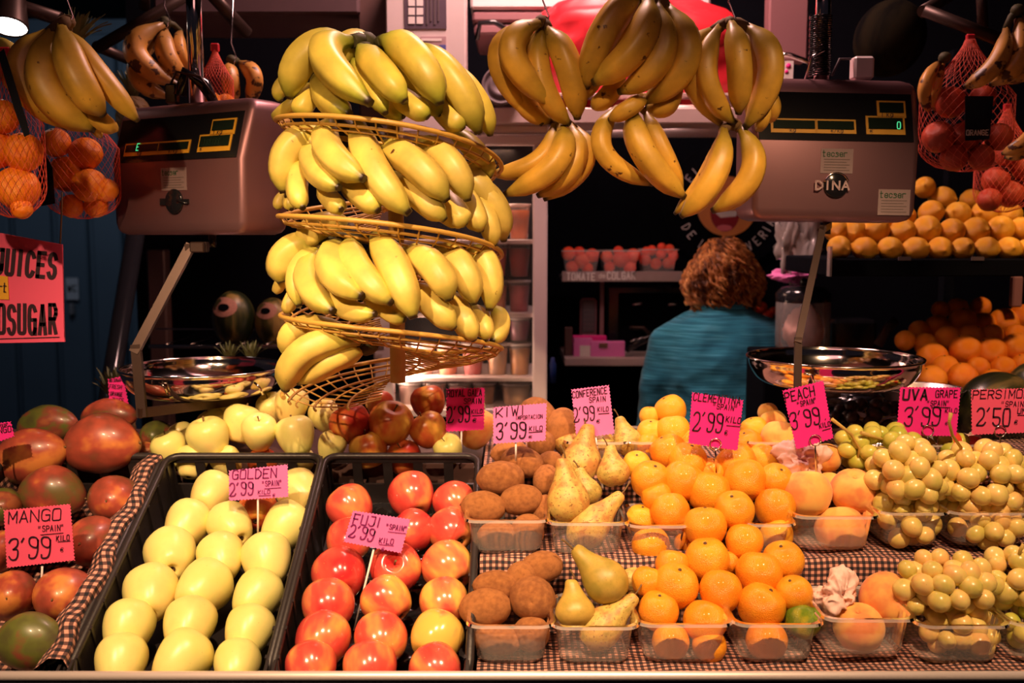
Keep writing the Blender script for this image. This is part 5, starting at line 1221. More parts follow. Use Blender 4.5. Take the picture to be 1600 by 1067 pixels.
obj('photo_sky', pbox(MB(), 687, 70, 697, 100, 2.3565, .002), mat('photo_blue', (.10, .12, .40), .5), t)
obj('photo_base', pbox(MB(), 658, 60, 690, 64, 2.3565, .002), M['cream'], t)
m_ = MB(); write(m_, 'Torre'.replace('T', 'T'), lambda u, v: P(706 + v, 88 + u, 2.3575), 0, -6, 8, 46, .1, 0); obj('lettering', m_, M['grey_plastic'], t)
t = thing('white_appliance', 'long pale ribbed appliance housing behind the red bag', 'appliance', P(925, 54, 2.5))
for i, (a, b) in enumerate(((-60, 14), (17, 34), (37, 54))): obj('casing_band', pbox(MB(), 735 + 3 * i, a, 1112 - 2 * i, b, 2.60 + .006 * i, .3, .006), M['panel_pink'] if i else M['white'], t)
obj('handle', MB().tube([P(745, 62, 2.57), P(750, 36, 2.56), P(772, 34, 2.56), P(798, 50, 2.57)], .006, 8), M['black_gloss'], t)
t = thing('steel_beam', 'brushed steel shelf beam behind the hanging bananas', 'shelf', P(980, 192, 2.42))
obj('front_edge', pbox(MB(), 745, 168, 1250, 193, 2.42, .35, .003), M['steel_light'], t)
obj('upper_lip', pbox(MB(), 745, 145, 1250, 149, 2.44, .33, .001), M['steel_light'], t)
for k, (x, y, Y, lab) in enumerate(((803, 103, 2.44, 'grey round lid leaning behind another, left of hanging bananas'), (783, 134, 2.41, 'grey ribbed round lid in front on the steel beam'))):
    r = 30 * Y / F; m_ = MB().lathe([(0, .004), (r * .35, .004), (r * .38, .007), (r * .62, .006), (r * .66, .002), (r * .84, .002), (r * .88, .008), (r * .96, .008), (r, .004), (r, -.004), (0, -.004)], 36, P(x, y, Y), axis=Vector((0, -1, .12)).normalized())
    solo('tub_cover', m_, M['grey_plastic'], P(x, y, Y), lab, 'lid', 'round lids')
def blob(cx, cy, rx, ry, Y, dep, seed, amp=.4, n=60):
    from mathutils import noise
    c = P(cx, cy, Y); m_ = MB()
    def fn(u, v):
        a = (u % 1) * 2 * math.pi; b = (v - .5) * math.pi; d = Vector((math.cos(b) * math.cos(a), math.cos(b) * math.sin(a), math.sin(b)))
        q = d * 1.2 + Vector((seed * 5.1, 0, 0)); k = 1 + amp * noise.noise(q) + amp * (.3 - abs(noise.noise(q * 2.2)))
        return c + Vector((d.x * rx * Y / F * k, d.y * dep * k, d.z * ry * Y / F * k))
    return m_.grid(fn, n, n // 2), c
m_, c = blob(985, 78, 160, 92, 2.56, .09, 3, .28); solo('red_bag', m_, M['red_bag'], c, 'crumpled bright red plastic bag behind the hanging bananas', 'bag')
t = thing('back_panel', 'rose panel with a curved steel handle behind right scale', 'panel', P(1232, 95, 2.5))
obj('board', pbox(MB(), 1200, -60, 1266, 96, 2.5, .05, .004), M['panel_pink'], t)
obj('handle', MB().tube([P(1204, 84, 2.46), P(1235, 86, 2.44), P(1262, 96, 2.44), P(1272, 112, 2.46)], .006, 8), M['chrome'], t)
t = thing('notice_card', 'small white notice with pink spots above the steel beam', 'notice', P(1222, 126, 2.41))
obj('card', pbox(MB(), 1200, 95, 1240, 125, 2.41, .003), M['cream'], t)
for x, y, r in ((1207, 103, 3), (1232, 103, 4), (1229, 112, 3)): obj('spot', MB().lathe([(0, .0005), (r * 2.4 / F, .0005), (r * 2.4 / F, 0)], 12, P(x, y, 2.4095), axis=Vector((0, -1, 0))), M['pink'], t)
# ---- glass juice cabinet
Yf = 2.46
t = thing('juice_cabinet', 'white framed glass cabinet of juice cups behind the banana stand', 'cabinet', P(720, 640, Yf))
for nm, a in (('post', (832, 226, 856, 720)), ('post', (586, 226, 610, 720)), ('header', (586, 195, 856, 207)), ('header', (586, 211, 856, 226))):
    obj(nm, pbox(MB(), *a, Yf, .04, .004), M['white'], t)
obj('back_wall', pbox(MB(), 600, 200, 850, 720, Yf + .32, .02), M['black'], t)
for y in (375, 490, 591): 
    a = P(600, y, Yf + .02); b = P(850, y + 6, Yf + .02)
    obj('shelf', MB().box((a.x, Yf + .03, b.z), (b.x, Yf + .31, a.z), .001), M['white'], t)
obj('floor_board', MB().box((P(600, 640, Yf).x, Yf + .01, P(600, 640, Yf).z - .02), (P(850, 640, Yf).x, Yf + .32, P(600, 640, Yf).z), .002), M['white'], t)
obj('glass_pane', pbox(MB(), 610, 226, 832, 640, Yf + .012, .004), M['glass'], t)
lamp('cabinet_light', 'AREA', (P(720, 300, Yf).x, Yf + .12, P(720, 235, Yf).z), (P(720, 300, Yf).x, Yf + .10, 1.0), 1.8, (1, .55, .38), .25)
lamp('cabinet_light', 'AREA', (P(624, 560, Yf).x, Yf + .05, P(624, 570, Yf).z), (P(760, 560, Yf).x, Yf + .12, P(624, 580, Yf).z), 2.4, (1, .6, .42), .10)  # side fill added low inside the cabinet to brighten the lower cups
juice = {'orange': (.85, .26, .03), 'red orange': (.80, .10, .02), 'red': (.70, .04, .05), 'purple': (.26, .015, .12), 'yellow': (.80, .42, .08), 'milky white': (.75, .55, .48), 'beige': (.66, .42, .20), 'pink': (.75, .16, .22)}
JM = {k: mat(k.replace(' ', '_') + '_juice', v, .35, vscale=20, var=.25) for k, v in juice.items()}
def cup(cx, yb, hpx, rpx, Y, col, label):
    b = P(cx, yb, Y); k = Y / F; r = rpx * k; h = hpx * k; t = thing('juice_cup', label, 'cup', b, 'cups of juice in the glass cabinet')
    obj('tumbler', MB().lathe([(0, .0), (r * .72, 0), (r * .80, h * .4), (r * .95, h * .9), (r, h * .92), (r, h * .96)], 20, b), M['clear'], t)
    obj('juice', MB().lathe([(0, .002), (r * .68, .002), (r * .76, h * .4), (r * .86, h * .80), (0, h * .80)], 20, b), JM[col], t)
    obj('lid', MB().lathe([(r * 1.03, h * .90), (r * 1.04, h * .96), (r * .95, h * .98), (r * .8, h * .965), (0, h * .965)], 20, b), M['clear_edge'], t)
rowsj = [(374, 56, (772, 811), ('orange', 'orange'), 'on the highest shelf'), (432, 55, (776, 811), ('red orange', 'red'), 'stacked on top on the middle shelf'), (488, 52, (776, 811), ('orange', 'pink'), 'at the bottom of the middle shelf stack'),
         (532, 38, (776, 811), ('purple', 'purple'), 'stacked on top on the lower shelf'), (589, 56, (662, 700, 739, 777, 812), ('milky white', 'orange', 'red', 'beige', 'yellow'), 'on the lower shelf'),
         (640, 46, (640, 679, 718, 757, 806), ('milky white', 'milky white', 'pink', 'beige', 'beige'), 'on the cabinet floor')]
for yb, hp, xs_, cl_, wh in rowsj:
    for j, (x, c_) in enumerate(zip(xs_, cl_)): cup(x, yb, hp, 19 if x != 806 else 26, Yf + .10, c_, f'cup of {c_} juice, {ordpos(j, len(xs_))} {wh}')
# ---- logo board
Y = 3.2
t = thing('logo_board', 'round black wall logo of a laughing orange face with lettering', 'sign', P(1133, 400, Y))
CX, CY = 1136, 322
def disc(cx, cy, rx, ry, Y, n=40, a0=0, a1=360): return [P(cx + rx * math.cos(R(a0 + (a1 - a0) * k / n)), cy - ry * math.sin(R(a0 + (a1 - a0) * k / n)), Y) for k in range(n + (0 if a1 - a0 == 360 else 1))]
obj('disc', MB().prism(disc(CX, CY, 98, 98, Y), (0, 1, 0), .02), M['black'], t)
obj('face', MB().prism(disc(CX, CY, 47, 47, Y - .004), (0, 1, 0), .004), mat('logo_orange', (.72, .26, .07), .5), t)
obj('mouth', MB().prism(disc(CX - 3, CY + 8, 23, 32, Y - .006, 30, 180, 360), (0, 1, 0), .002), mat('logo_dark_red', (.30, .01, .02), .5), t)
obj('teeth', MB().prism([P(x, y, Y - .0075) for x, y in ((CX - 20, CY + 9), (CX + 18, CY + 7), (CX + 14, CY + 16), (CX - 10, CY + 18))], (0, 1, 0), .0015), M['cream'], t)
obj('tongue', MB().prism(disc(CX - 4, CY + 34, 12, 5, Y - .0075, 20), (0, 1, 0), .0015), mat('logo_pink', (.75, .16, .20), .5), t)
def ringtext(chars, top):
    for ch, th_ in chars:
        a = R(th_); r_ = 72; m_ = MB()
        ux, uy = math.cos(a), math.sin(a)
        up2 = (ux, uy) if top else (-ux, -uy); rt = (up2[1], -up2[0])
        fr = lambda u, v: P(CX + ux * r_ + rt[0] * u + up2[0] * v, CY - (uy * r_ + rt[1] * u + up2[1] * v), Y - .002)
        write(m_, ch, fr, -4, -6, 13, 9, .12, 0, 0, 0); obj('lettering', m_, M['cream'], t)
ringtext([('E', 143), ('L', 130)], True); ringtext([('D', 208), ('E', 220), ('L', 238), ('A', 250), ('V', 300), ('E', 311), ('R', 322), ('I', 331), ('A', 340)], False)
# ---- tomato shelf and lower shelf
Y = 2.92
t = thing('tomato_shelf', 'steel edged shelf with TOMATE DE COLGAR lettering under tomato punnets', 'shelf', P(972, 440, Y))
a = P(878, 424, Y); b = P(1066, 440, Y)
obj('shelf_front', MB().box((a.x, Y, b.z), (b.x, Y + .006, a.z), .001), mat('shelf_front_steel', (.34, .25, .24), .45, .3), t)
obj('shelf_board', MB().box((a.x, Y + .006, b.z + .004), (b.x, Y + .2, b.z + .012), .001), M['steel'], t)
m_ = MB(); write(m_, 'TOMATE', pixframe(Y, .002), 886, -437, 11, 46, .19, 0, -1); write(m_, 'de', pixframe(Y, .002), 936, -434, 7, 11, .15, 0, 0); write(m_, 'COLGAR', pixframe(Y, .002), 949, -436, 11, 46, .19, 0, 0); obj('lettering', m_, M['cream'], t)
zsh = b.z + .012
def spunnet(xa, xb, ya, yb, Yp, label):
    A = P(xa, yb, Yp); B = P(xb, ya, Yp); t = thing('tomato_punnet', label, 'punnet', ((A.x + B.x) / 2, Yp + .05, A.z), 'tomato punnets'); i = .010
    def rg(ins, z): return [(A.x + ins, Yp + ins, z), (B.x - ins, Yp + ins, z), (B.x - ins, Yp + .11 - ins, z), (A.x + ins, Yp + .11 - ins, z)]
    m_ = MB().loft([rg(i, A.z), rg(0, B.z)], True, False, False); m_.add(rg(i, A.z), [(0, 1, 2, 3)]); obj('tub', m_, M['clear'], t)
    m_ = MB().loft([rg(0, B.z), rg(-.004, B.z), rg(-.004, B.z - .003)], True, False, False); obj('rim', m_, M['clear_edge'], t)
for a in ((879, 937, 391, 425, 2.95, 'left of the three tomato punnets on the shelf'), (940, 998, 391, 425, 2.95, 'middle one of the three tomato punnets on the shelf'), (1001, 1059, 389, 425, 2.95, 'right punnet of small tomatoes on the shelf')): spunnet(*a)
tl = [('left', [(888, 396, 11), (909, 408, 12), (925, 399, 11), (894, 417, 10), (918, 419, 9), (905, 394, 9)]), ('middle', [(948, 401, 10), (970, 405, 13), (989, 399, 11), (952, 417, 9), (984, 418, 10), (966, 392, 8)]), ('right', [(1008, 406, 9), (1025, 412, 9), (1044, 411, 9), (1033, 397, 8), (1018, 391, 8), (1046, 389, 8), (1010, 393, 8), (1052, 400, 8), (1034, 386, 7)])]
for nm, L_ in tl:
    for j, (x, y, r) in enumerate(sorted(L_)): put('orange', P(x, y, 3.0), r * 3.0 / F, 'tomato', f'red tomato, {ordpos(j, len(L_))} in the {nm} tomato punnet', 'tomato', 'tomatoes on the shelf', parts=False, rnd=rnd)
for j, (x, y, r) in enumerate(((1180, 488, 9), (1190, 480, 9), (1200, 492, 9), (1208, 486, 7))): put('orange', P(x, y, 2.95), r * 2.95 / F, 'tomato', f'red tomato, {ordpos(j, 4)} of the heap behind the vendor shoulder', 'tomato', 'tomatoes behind the vendor', parts=False, rnd=rnd)
t = thing('lower_shelf', 'steel shelf edge with pink wallets and phone beside the vendor', 'shelf', P(950, 572, 2.9))
a = P(882, 559, 2.9); b = P(1180, 572, 2.9)
obj('shelf_board', MB().box((a.x, 2.9, b.z), (b.x, 3.2, a.z), .002), M['steel_light'], t)
obj('support_rod', pbox(MB(), 937, 440, 944, 559, 3.0, .01), M['panel_pink'], t)
solo('wooden_block', pbox(MB(), 882, 512, 895, 558, 2.95, .03, .002), M['dark_wood'], P(888, 558, 2.95), 'small brown block at the left end of the lower shelf', 'block')
t = thing('cordless_phone', 'dark cordless phone handset standing on the lower shelf', 'phone', P(922, 558, 3.0))
obj('handset', pbox(MB(), 906, 466, 933, 540, 3.0, .02, .008), M['panel_pink'], t); obj('face_plate', pbox(MB(), 909, 469, 930, 520, 2.997, .006, .004), M['phone'], t)
obj('base', pbox(MB(), 903, 536, 936, 558, 2.985, .05, .006), M['phone'], t)
for i in range(5):
    for j in range(3): obj('key', pbox(MB(), 912 + j * 6, 484 + i * 7, 916 + j * 6, 487 + i * 7, 2.9955, .003), M['grey_plastic'], t)
t = thing('pink_wallet', 'hot pink wallet folder at the back of the lower shelf', 'wallet', P(918, 558, 2.97)); obj('cover', pbox(MB(), 892, 524, 948, 558, 2.97, .015, .003), M['pink'], t)
t = thing('pink_wallet', 'lighter pink wallet with clasp in front on the lower shelf', 'wallet', P(940, 558, 2.93)); obj('cover', pbox(MB(), 922, 533, 977, 558, 2.93, .018, .003), M['pink_l'], t); obj('clasp', pbox(MB(), 936, 536, 950, 544, 2.926, .004, .001), M['chrome'], t)
t = thing('receipt_box', 'pink paper box with white slip left of the wallet', 'box', P(912, 558, 2.925)); obj('box', pbox(MB(), 896, 529, 926, 558, 2.935, .03, .002), M['pink_l'], t); obj('slip', pbox(MB(), 906, 540, 925, 557, 2.932, .002), M['foam'], t)
t = thing('card_reader', 'black card payment machine lying on the lower shelf', 'card reader', P(1000, 556, 2.93))
m_ = MB(); m_.tube([P(978, 548, 2.95), P(998, 534, 2.95), P(1020, 526, 2.97)], [.012, .017, .014], 10, squash=.7); obj('body', m_, M['black_gloss'], t)
for i in range(3): obj('stripe', MB().tube([P(984 + 11 * i, 534 - 3 * i, 2.932), P(995 + 11 * i, 529 - 3 * i, 2.935)], .0015, 6), M['chrome'], t)
t = thing('dark_oven', 'black oven front with two small handles beside the vendor', 'oven', P(1005, 556, 3.05))
obj('body', pbox(MB(), 948, 446, 1160, 556, 3.08, .13, .006), M['black_gloss'], t); obj('door_frame', pbox(MB(), 966, 458, 1150, 550, 3.07, .012, .004), M['black'], t)
for x in (988, 1044): obj('handle', MB().tube([P(x, 476, 3.05), P(x + 16, 474, 3.05)], .004, 8), M['chrome'], t)
obj('bent_bracket', MB().tube([P(984, 512, 3.05), P(1005, 512, 3.05), P(1018, 524, 3.05)], .006, 6), M['bracket'], t)
t = MB().lathe([(0, 0), (.010, 0), (.011, .05), (.006, .062), (.006, .07), (0, .07)], 16, P(863, 598, 2.8)); solo('blue_bottle', t, mat('blue_plastic', (.02, .06, .30), .4), P(863, 598, 2.8), 'small blue bottle just right of the white cabinet post', 'bottle')
# ---- right: jar, plastic bags, lemons, oranges
c = P(1253, 548, 2.45); t = thing('clear_jar', 'clear jar with dark lid and pale paper, right of the vendor', 'jar', c); k = 2.45 / F
obj('glass', MB().lathe([(0, 0), (40 * k, 0), (42 * k, 10 * k), (42 * k, 76 * k), (36 * k, 84 * k)], 32, c), M['clear'], t)
obj('lid', MB().lathe([(42 * k, 78 * k), (43 * k, 90 * k), (34 * k, 100 * k), (12 * k, 104 * k), (0, 104 * k)], 32, c), M['black_gloss'], t)
obj('knob', MB().ball(c + Vector((0, 0, 108 * k)), 7 * k, 12, 8), M['black_gloss'], t)
m_, q = blob(1256, 514, 30, 36, 2.45, .035, 8, .3, 40); obj('paper_roll', m_, M['tissue'], t)
solo('jar_stand', MB().box((P(1205, 0, 2.4).x, 2.38, 0), (P(1300, 0, 2.4).x, 2.56, c.z - .001), .004), M['black'], (P(1253, 548, 2.45).x, 2.45, 0), 'black stand carrying the clear jar', 'stand')
for k_, (x, y, rx, ry, s_, col, lab) in enumerate(((1232, 385, 17, 44, 4, 'clear_edge', 'shiny clear plastic bag hanging above the jar, left one'), (1262, 390, 18, 46, 9, 'clear_edge', 'shiny clear plastic bag hanging above the jar, right one'), (1240, 430, 26, 10, 12, 'pink_l', 'pink plastic bag knot just above the jar lid'))):
    m_, c = blob(x, y, rx, ry, 2.5, .02, s_, .9, 44); solo('plastic_bag', m_, M[col], c, lab, 'bag')
YL = 2.12
a = P(1296, 404, YL); b = P(1640, 432, YL)
t = thing('lemon_shelf', 'black shelf carrying the lemons at the right', 'shelf', ((a.x + b.x) / 2, YL, b.z))
obj('tray', MB().box((a.x, YL, b.z), (b.x, YL + .34, a.z), .003), M['black'], t); obj('end_plate', pbox(MB(), 1296, 385, 1301, 432, YL - .004, .02), M['clear_edge'], t)
for x in (1404, 1518): obj('price_slot', pbox(MB(), x, 401, x + 20, 407, YL - .003, .003), M['grey_plastic'], t)
for s_, nm in ((1, 'post'), ): obj(nm, MB().box((b.x - .03, YL + .45, 0), (b.x, YL + .48, a.z + .5), .002), M['black'], t)
lem = [[(1445, 293, 17), (1473, 311, 20), (1518, 313, 18), (1560, 300, 16)], [(1386, 343, 20), (1414, 338, 17), (1455, 332, 20), (1497, 334, 20), (1538, 334, 21), (1577, 336, 20)],
       [(1307, 360, 19), (1334, 362, 21), (1368, 360, 22), (1410, 362, 21), (1448, 359, 23), (1487, 361, 21), (1524, 361, 22), (1563, 358, 22), (1596, 358, 20)],
       [(1311, 387, 19), (1351, 389, 20), (1391, 389, 20), (1430, 390, 21), (1469, 389, 20), (1504, 389, 19), (1542, 388, 19), (1577, 389, 20), (1605, 390, 18)]]
for i, row in enumerate(lem):
    for j, (x, y, r) in enumerate(row):
        Y = YL + (.20, .13, .075, .035)[i]; rot = (R(rnd.uniform(60, 110)), R(rnd.uniform(-60, 60)), R(rnd.uniform(-60, 60)))
        put('lemon', P(x, y, Y), r * Y / F * .98, 'lemon', rowlabel('yellow orange lemon', 'on the black shelf', lem, i, j), 'lemon', 'lemons on the black shelf', rot, rnd=rnd)
ors = [[(1496, 482, 17), (1532, 480, 16), (1470, 484, 14)], [(1465, 512, 20), (1504, 503, 22), (1536, 508, 20), (1569, 504, 23), (1597, 496, 21), (1437, 517, 17)],
       [(1414, 532, 16), (1446, 538, 18), (1482, 528, 20), (1516, 528, 22), (1550, 524, 18), (1588, 524, 18)], [(1457, 559, 24), (1508, 547, 25), (1548, 551, 25), (1588, 545, 25)],
       [(1424, 578, 20), (1477, 576, 22), (1528, 575, 18), (1567, 576, 20), (1600, 574, 22)], [(1457, 593, 23), (1504, 590, 24), (1552, 598, 22), (1592, 600, 20)]]
for i, row in enumerate(ors):
    row.sort()
    for j, (x, y, r) in enumerate(row):
        Y = 2.12 + (.30, .24, .18, .12, .08, .03)[i]
        put('orange', P(x, y, Y), r * Y / F, 'orange', rowlabel('loose orange', 'of the orange heap', ors, i, j), 'orange', 'loose oranges in the heap', rnd=rnd)
a = P(1400, 616, 2.10)
solo('orange_table', MB().box((a.x, 2.08, 0), (2.2, 2.55, a.z), .004), M['dark_wood'], (1.3, 2.3, 0), 'dark table under the heap of loose oranges', 'table')
obj_ = MB(); pbox(obj_, 1582, 432, 1600, 480, 2.3, .02, .003); solo('rose_post', obj_, M['panel_pink'], P(1591, 480, 2.3), 'short rose coloured post behind the orange heap', 'post')
# metal bowl, black tubs, watermelons
for (x, y, rp, Y, lab) in ((1438, 606, 66, 1.98, 'dark rimmed steel bowl under the heap of oranges'),):
    c = P(x, y, Y); r = rp * Y / F; m_ = MB().lathe([(0, -.05), (r * .6, -.05), (r * .9, -.02), (r, 0), (r * 1.03, .001), (r * .98, -.002), (r * .88, -.022), (r * .58, -.046), (0, -.046)], 40, c); solo('steel_bowl', m_, M['steel'], c, lab, 'bowl')
m_, c = blob(1350, 622, 62, 20, 2.02, .06, 15, .35, 50); solo('black_bag', m_, M['black_gloss'], c, 'glossy black plastic bag under the right scale pan', 'bag')
m_ = MB(); pbox(m_, 1300, 500, 1372, 560, 2.5, .12, .008); solo('dark_machine', m_, M['black_gloss'], P(1336, 560, 2.5), 'dark kitchen machine between the jar and the orange heap', 'machine')
solo('dark_strap', MB().tube([P(1372, 540, 2.42), P(1385, 515, 2.42), P(1400, 500, 2.43)], .012, 8, squash=.5), M['grey_plastic'], P(1385, 515, 2.42), 'dull grey lever beside the dark kitchen machine', 'lever')
M['shaded_melon'] = fruit('shaded_melon_rind', [(.4, (.002, .002, .002)), (.6, (.010, .008, .004))], 28, .9, spec=.05, stretch=(1, 1, .12))  # watermelon rind with the shade at top right put into its colour
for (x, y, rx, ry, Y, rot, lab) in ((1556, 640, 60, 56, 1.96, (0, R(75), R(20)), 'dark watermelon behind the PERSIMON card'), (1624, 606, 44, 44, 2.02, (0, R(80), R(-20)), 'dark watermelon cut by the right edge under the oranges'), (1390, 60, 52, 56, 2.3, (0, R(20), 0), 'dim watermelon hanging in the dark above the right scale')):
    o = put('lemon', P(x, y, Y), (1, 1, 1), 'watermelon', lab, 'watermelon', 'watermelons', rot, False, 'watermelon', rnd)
    me = MB().ball((0, 0, 0), (rx * Y / F, ry * Y / F, rx * Y / F * 1.12), 30, 20).mesh('watermelon'); me.materials.append(M['shaded_melon' if Y > 2.2 else 'watermelon']); o.data = me
    link('stem_scar', MB().lathe([(0, rx * Y / F * 1.125), (.008, rx * Y / F * 1.12), (.009, rx * Y / F * 1.10)], 12).mesh('stem_scar'), M['gstem'], o)
# shelf under the back right tier
# ================================================================== VENDOR (seen from behind)
YP = 2.72
def remesh(o, vox, sm=6):
    a = o.modifiers.new('remesh', 'REMESH'); a.mode = 'VOXEL'; a.voxel_size = vox; a.use_smooth_shade = True
    b = o.modifiers.new('smooth', 'SMOOTH'); b.iterations = sm; b.factor = .6
def ell(cx, cy, z, rx, ry, n=28, sq=2.4):
    out = []
    for k in range(n):
        a = 2 * math.pi * k / n; c_, s_ = math.cos(a), math.sin(a)
        out.append(Vector((cx + rx * math.copysign(abs(c_) ** (2 / sq), c_), cy + ry * math.copysign(abs(s_) ** (2 / sq), s_), z)))
    return out
hx = P(1132, 430, YP).x; zt = P(1128, 378, YP).z
X0 = P(1130, 540, YP).x
zs_ = P(1130, 532, YP).z                                             # shoulder joint height
vend = thing('person', 'person with curly auburn hair and teal heather sweater, seen from behind', 'person', (X0, YP, 0))
body = MB()
hc = Vector((hx, YP + .03, P(1130, 437, YP).z))                        # head centre
# legs, pelvis, trunk, neck
for s in (-1, 1):
    body.tube([(X0 + s * .085, YP, .90), (X0 + s * .09, YP + .0, .50), (X0 + s * .09, YP - .01, .09)], [.088, .062, .042], 16)
    body.loft([ell(X0 + s * .09, YP + .03 + q[0], q[1], q[2], q[3], 16) for q in ((0, .0, .044, .11), (0, .03, .045, .11), (-.03, .07, .040, .06), (-.05, .12, .036, .04))])
body.loft([ell(X0, YP, z, rx, ry) for z, rx, ry in ((.80, .14, .09), (.90, .165, .11), (1.0, .145, .095), (1.12, .15, .10), (1.22, .14, .095), (zs_ - .03, .135, .08), (zs_ + .02, .09, .06), (zs_ + .07, .05, .05))])
body.tube([(X0, YP, zs_), (hx, YP + .01, hc.z - .05)], [.062, .052], 14)
body.ball(hc, (.073, .093, .108), 24, 18)
body.ball(hc + Vector((0, .055, -.05)), (.048, .045, .052), 16, 12)      # jaw
body.ball(hc + Vector((0, .100, -.012)), (.013, .018, .022), 10, 8)      # nose
for s in (-1, 1): body.ball(hc + Vector((s * .074, .0, -.012)), (.010, .018, .030), 10, 8)
ARM = []
for s in (-1, 1):
    sh = Vector((X0 + s * .150, YP, zs_ - .03)); el = Vector((X0 + s * .185, YP + .02, zs_ - .27)); wr = Vector((X0 + s * .13, YP + .24, zs_ - .27)); ARM.append((sh, el, wr, s))
    body.tube([sh, sh.lerp(el, .5), el, el.lerp(wr, .5), wr], [.036, .038, .034, .032, .024], 14)
    hd = wr + Vector((-s * .01, .055, -.004)); body.loft([[p + Vector((0, 0, 0)) for p in [wr.lerp(hd, u) + Vector((.036 * math.cos(a) * k_, 0, .014 * math.sin(a))) for a in [2 * math.pi * q / 12 for q in range(12)]]] for u, k_ in ((0, .7), (.4, 1.05), (1, 1.1), (1.45, 1.0))])
    for f, (dx_, L_) in enumerate(((-.027, .062), (-.009, .072), (.009, .068), (.027, .052))):
        b0 = hd + Vector((dx_, .018, 0)); body.tube([b0, b0 + Vector((dx_ * .15, L_ * .5, -.004)), b0 + Vector((dx_ * .15, L_ * .85, -.022)), b0 + Vector((dx_ * .1, L_, -.038))], [.0088, .0082, .0076, .006], 8)
    b0 = wr + Vector((-s * .030, .02, 0)); body.tube([b0, b0 + Vector((-s * .028, .022, -.008)), b0 + Vector((-s * .034, .050, -.018))], [.011, .0095, .0075], 8)
bo = obj('body', body, M['skin'], vend); remesh(bo, .0062, 3)
for s in (-1, 1):
    e = hc + Vector((s * .030, .088, .012)); obj('eye', MB().ball(e, .011, 12, 8), M['foam'], vend); obj('brow', MB().tube([e + Vector((-.016, .004, .020)), e + Vector((0, .008, .024)), e + Vector((.016, .003, .020))], .003, 6), M['hair'], vend)
obj('mouth', MB().tube([hc + Vector((-.022, .096, -.052)), hc + Vector((0, .103, -.050)), hc + Vector((.022, .096, -.052))], [.002, .005, .002], 8), mat('lip', (.50, .12, .10), .4), vend)
sw = MB()
def pz(y): return P(1130, y, YP).z
tr = [(pz(720), 104, .12), (pz(680), 99, .115), (pz(640), 95, .112), (pz(600), 97, .118), (pz(565), 100, .122), (pz(540), 100, .118), (pz(520), 101, .112), (pz(506), 92, .102), (pz(494), 70, .090), (pz(484), 44, .075), (pz(476), 36, .068)]
sw.loft([ell(X0 + (hx - X0) * min(1, max(0, (z - zs_) / .1)), YP, z, rp * YP / F, ry) for z, rp, ry in tr])
for sh, el, wr, s in ARM:
    a_ = Vector((X0 + s * .150, YP, zs_ - .02)); sw.tube([a_ + Vector((-s * .05, 0, .022)), a_ + Vector((-s * .004, 0, .008)), Vector((X0 + s * .168, YP + .0, zs_ - .11)), el + Vector((-s * .006, 0, 0)), el.lerp(wr, .5), el.lerp(wr, .93)], [.066, .060, .054, .049, .044, .036], 18)
so = obj('sweater', sw, M['sweater'], vend); remesh(so, .009, 8)
tx = bpy.data.textures.new('folds', 'CLOUDS'); tx.noise_scale = .09
dm = so.modifiers.new('folds', 'DISPLACE'); dm.texture = tx; dm.strength = .022; dm.mid_level = .5; dm.texture_coords = 'LOCAL'
co = MB(); cc = Vector((hx, YP, pz(478)))
co.loft([ell(cc.x, YP - .002, cc.z + dz, r, r * 1.05) for dz, r in ((-.034, .078), (-.016, .072), (.006, .067), (.016, .064), (.012, .058), (-.01, .056))], True, False)
obj('collar', co, M['sweater'], vend)
tp = MB()
tp.loft([ell(X0, YP, z, rx, ry) for z, rx, ry in ((.78, .155, .105), (.90, .180, .125), (1.0, .165, .115), (1.06, .160, .11))])
for s in (-1, 1): tp.tube([(X0 + s * .085, YP, .88), (X0 + s * .09, YP, .50), (X0 + s * .09, YP - .01, .06)], [.100, .074, .058], 18)
remesh(obj('trousers', tp, M['trousers'], vend), .012, 5)
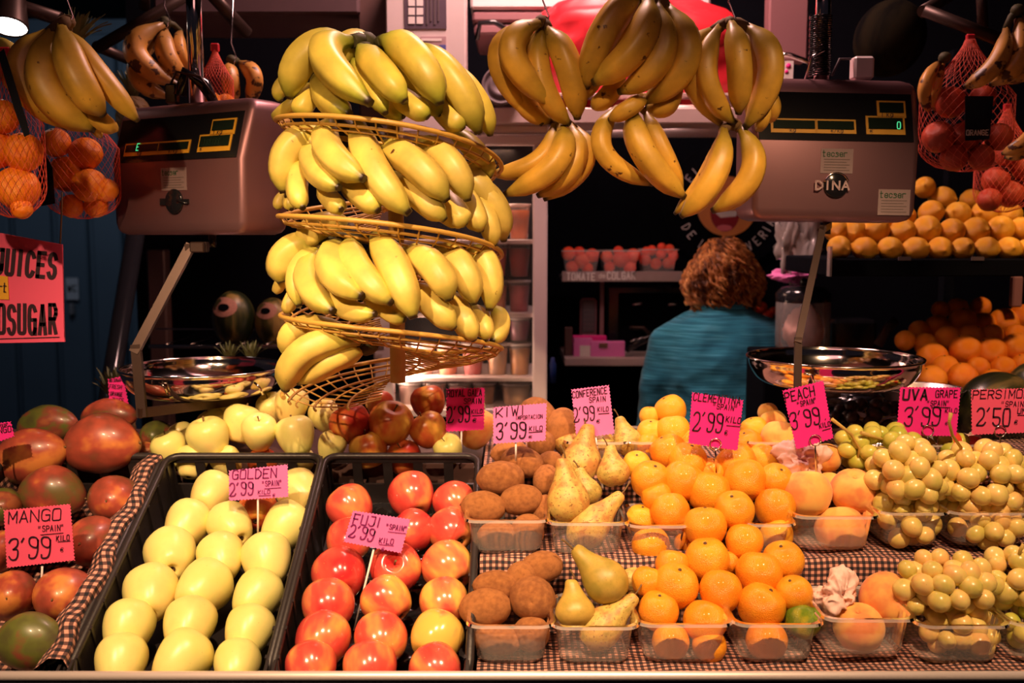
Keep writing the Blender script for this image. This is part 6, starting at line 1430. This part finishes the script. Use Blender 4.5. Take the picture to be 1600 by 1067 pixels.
for s in (-1, 1): obj('shoe', MB().loft([ell(X0 + s * .09, YP + .03 + q[0], q[1], q[2], q[3], 18) for q in ((0, .0, .050, .125), (0, .03, .052, .122), (-.03, .075, .046, .075), (-.05, .10, .044, .05))]), M['black_gloss'], vend)
# hair
hm = MB()
for (dx, dz, rx, rz, dy, ry) in ((0, 26, 44, 36, -.012, .100), (0, 6, 54, 42, -.022, .098), (-14, -16, 42, 36, -.022, .085), (16, -18, 42, 32, -.022, .085), (0, -30, 40, 24, -.02, .07)):
    hm.ball((hx + dx * YP / F, YP + .03 + dy, hc.z + dz * YP / F), (rx * YP / F, ry, rz * YP / F), 24, 16)
ho = obj('hair', hm, M['hair'], vend); remesh(ho, .008, 6)
from mathutils import noise as _n
rh = random.Random(5); cu = MB()
for i in range(620):
    a = rh.uniform(0, 2 * math.pi); el_ = rh.uniform(-.65, 1.35)
    if math.sin(a) > .55 and el_ < .7: continue                     # leave the face clear
    L_ = rh.uniform(.05, .085); ph = rh.uniform(0, 6.28); fr_ = rh.uniform(150, 230); amp = rh.uniform(.0045, .0095); pts = []
    hr = rh.uniform(.97, 1.10)
    for q in range(15):
        u = q / 14; e_ = el_ - u * L_ / .10
        W_ = .066 + .032 * max(0, min(1, (.75 - e_) / .9)); 
        if e_ < -.75: zz = -.085 * math.sin(.75) - (-.75 - e_) * .09; cr_ = math.cos(.75)
        else: zz = .105 * math.sin(e_); cr_ = math.cos(max(e_, -.55))
        cr_ = max(cr_, .1) if e_ < 1.2 else math.cos(e_)
        p = Vector((hx + (W_ * 1.02) * hr * cr_ * math.cos(a), YP + .012 + .098 * hr * cr_ * math.sin(a), hc.z + .006 + zz * hr * .98))
        o_ = Vector((math.cos(a + math.pi / 2), math.sin(a + math.pi / 2), 0)) * math.sin(fr_ * u * L_ + ph) + Vector((math.cos(a), math.sin(a), 0)) * math.cos(fr_ * u * L_ + ph)
        pts.append(p + o_ * amp)
    cu.tube(pts, [.0018 + .0016 * math.sin(math.pi * q / 14) for q in range(15)], 5)
obj('curls', cu, M['hair'], vend)
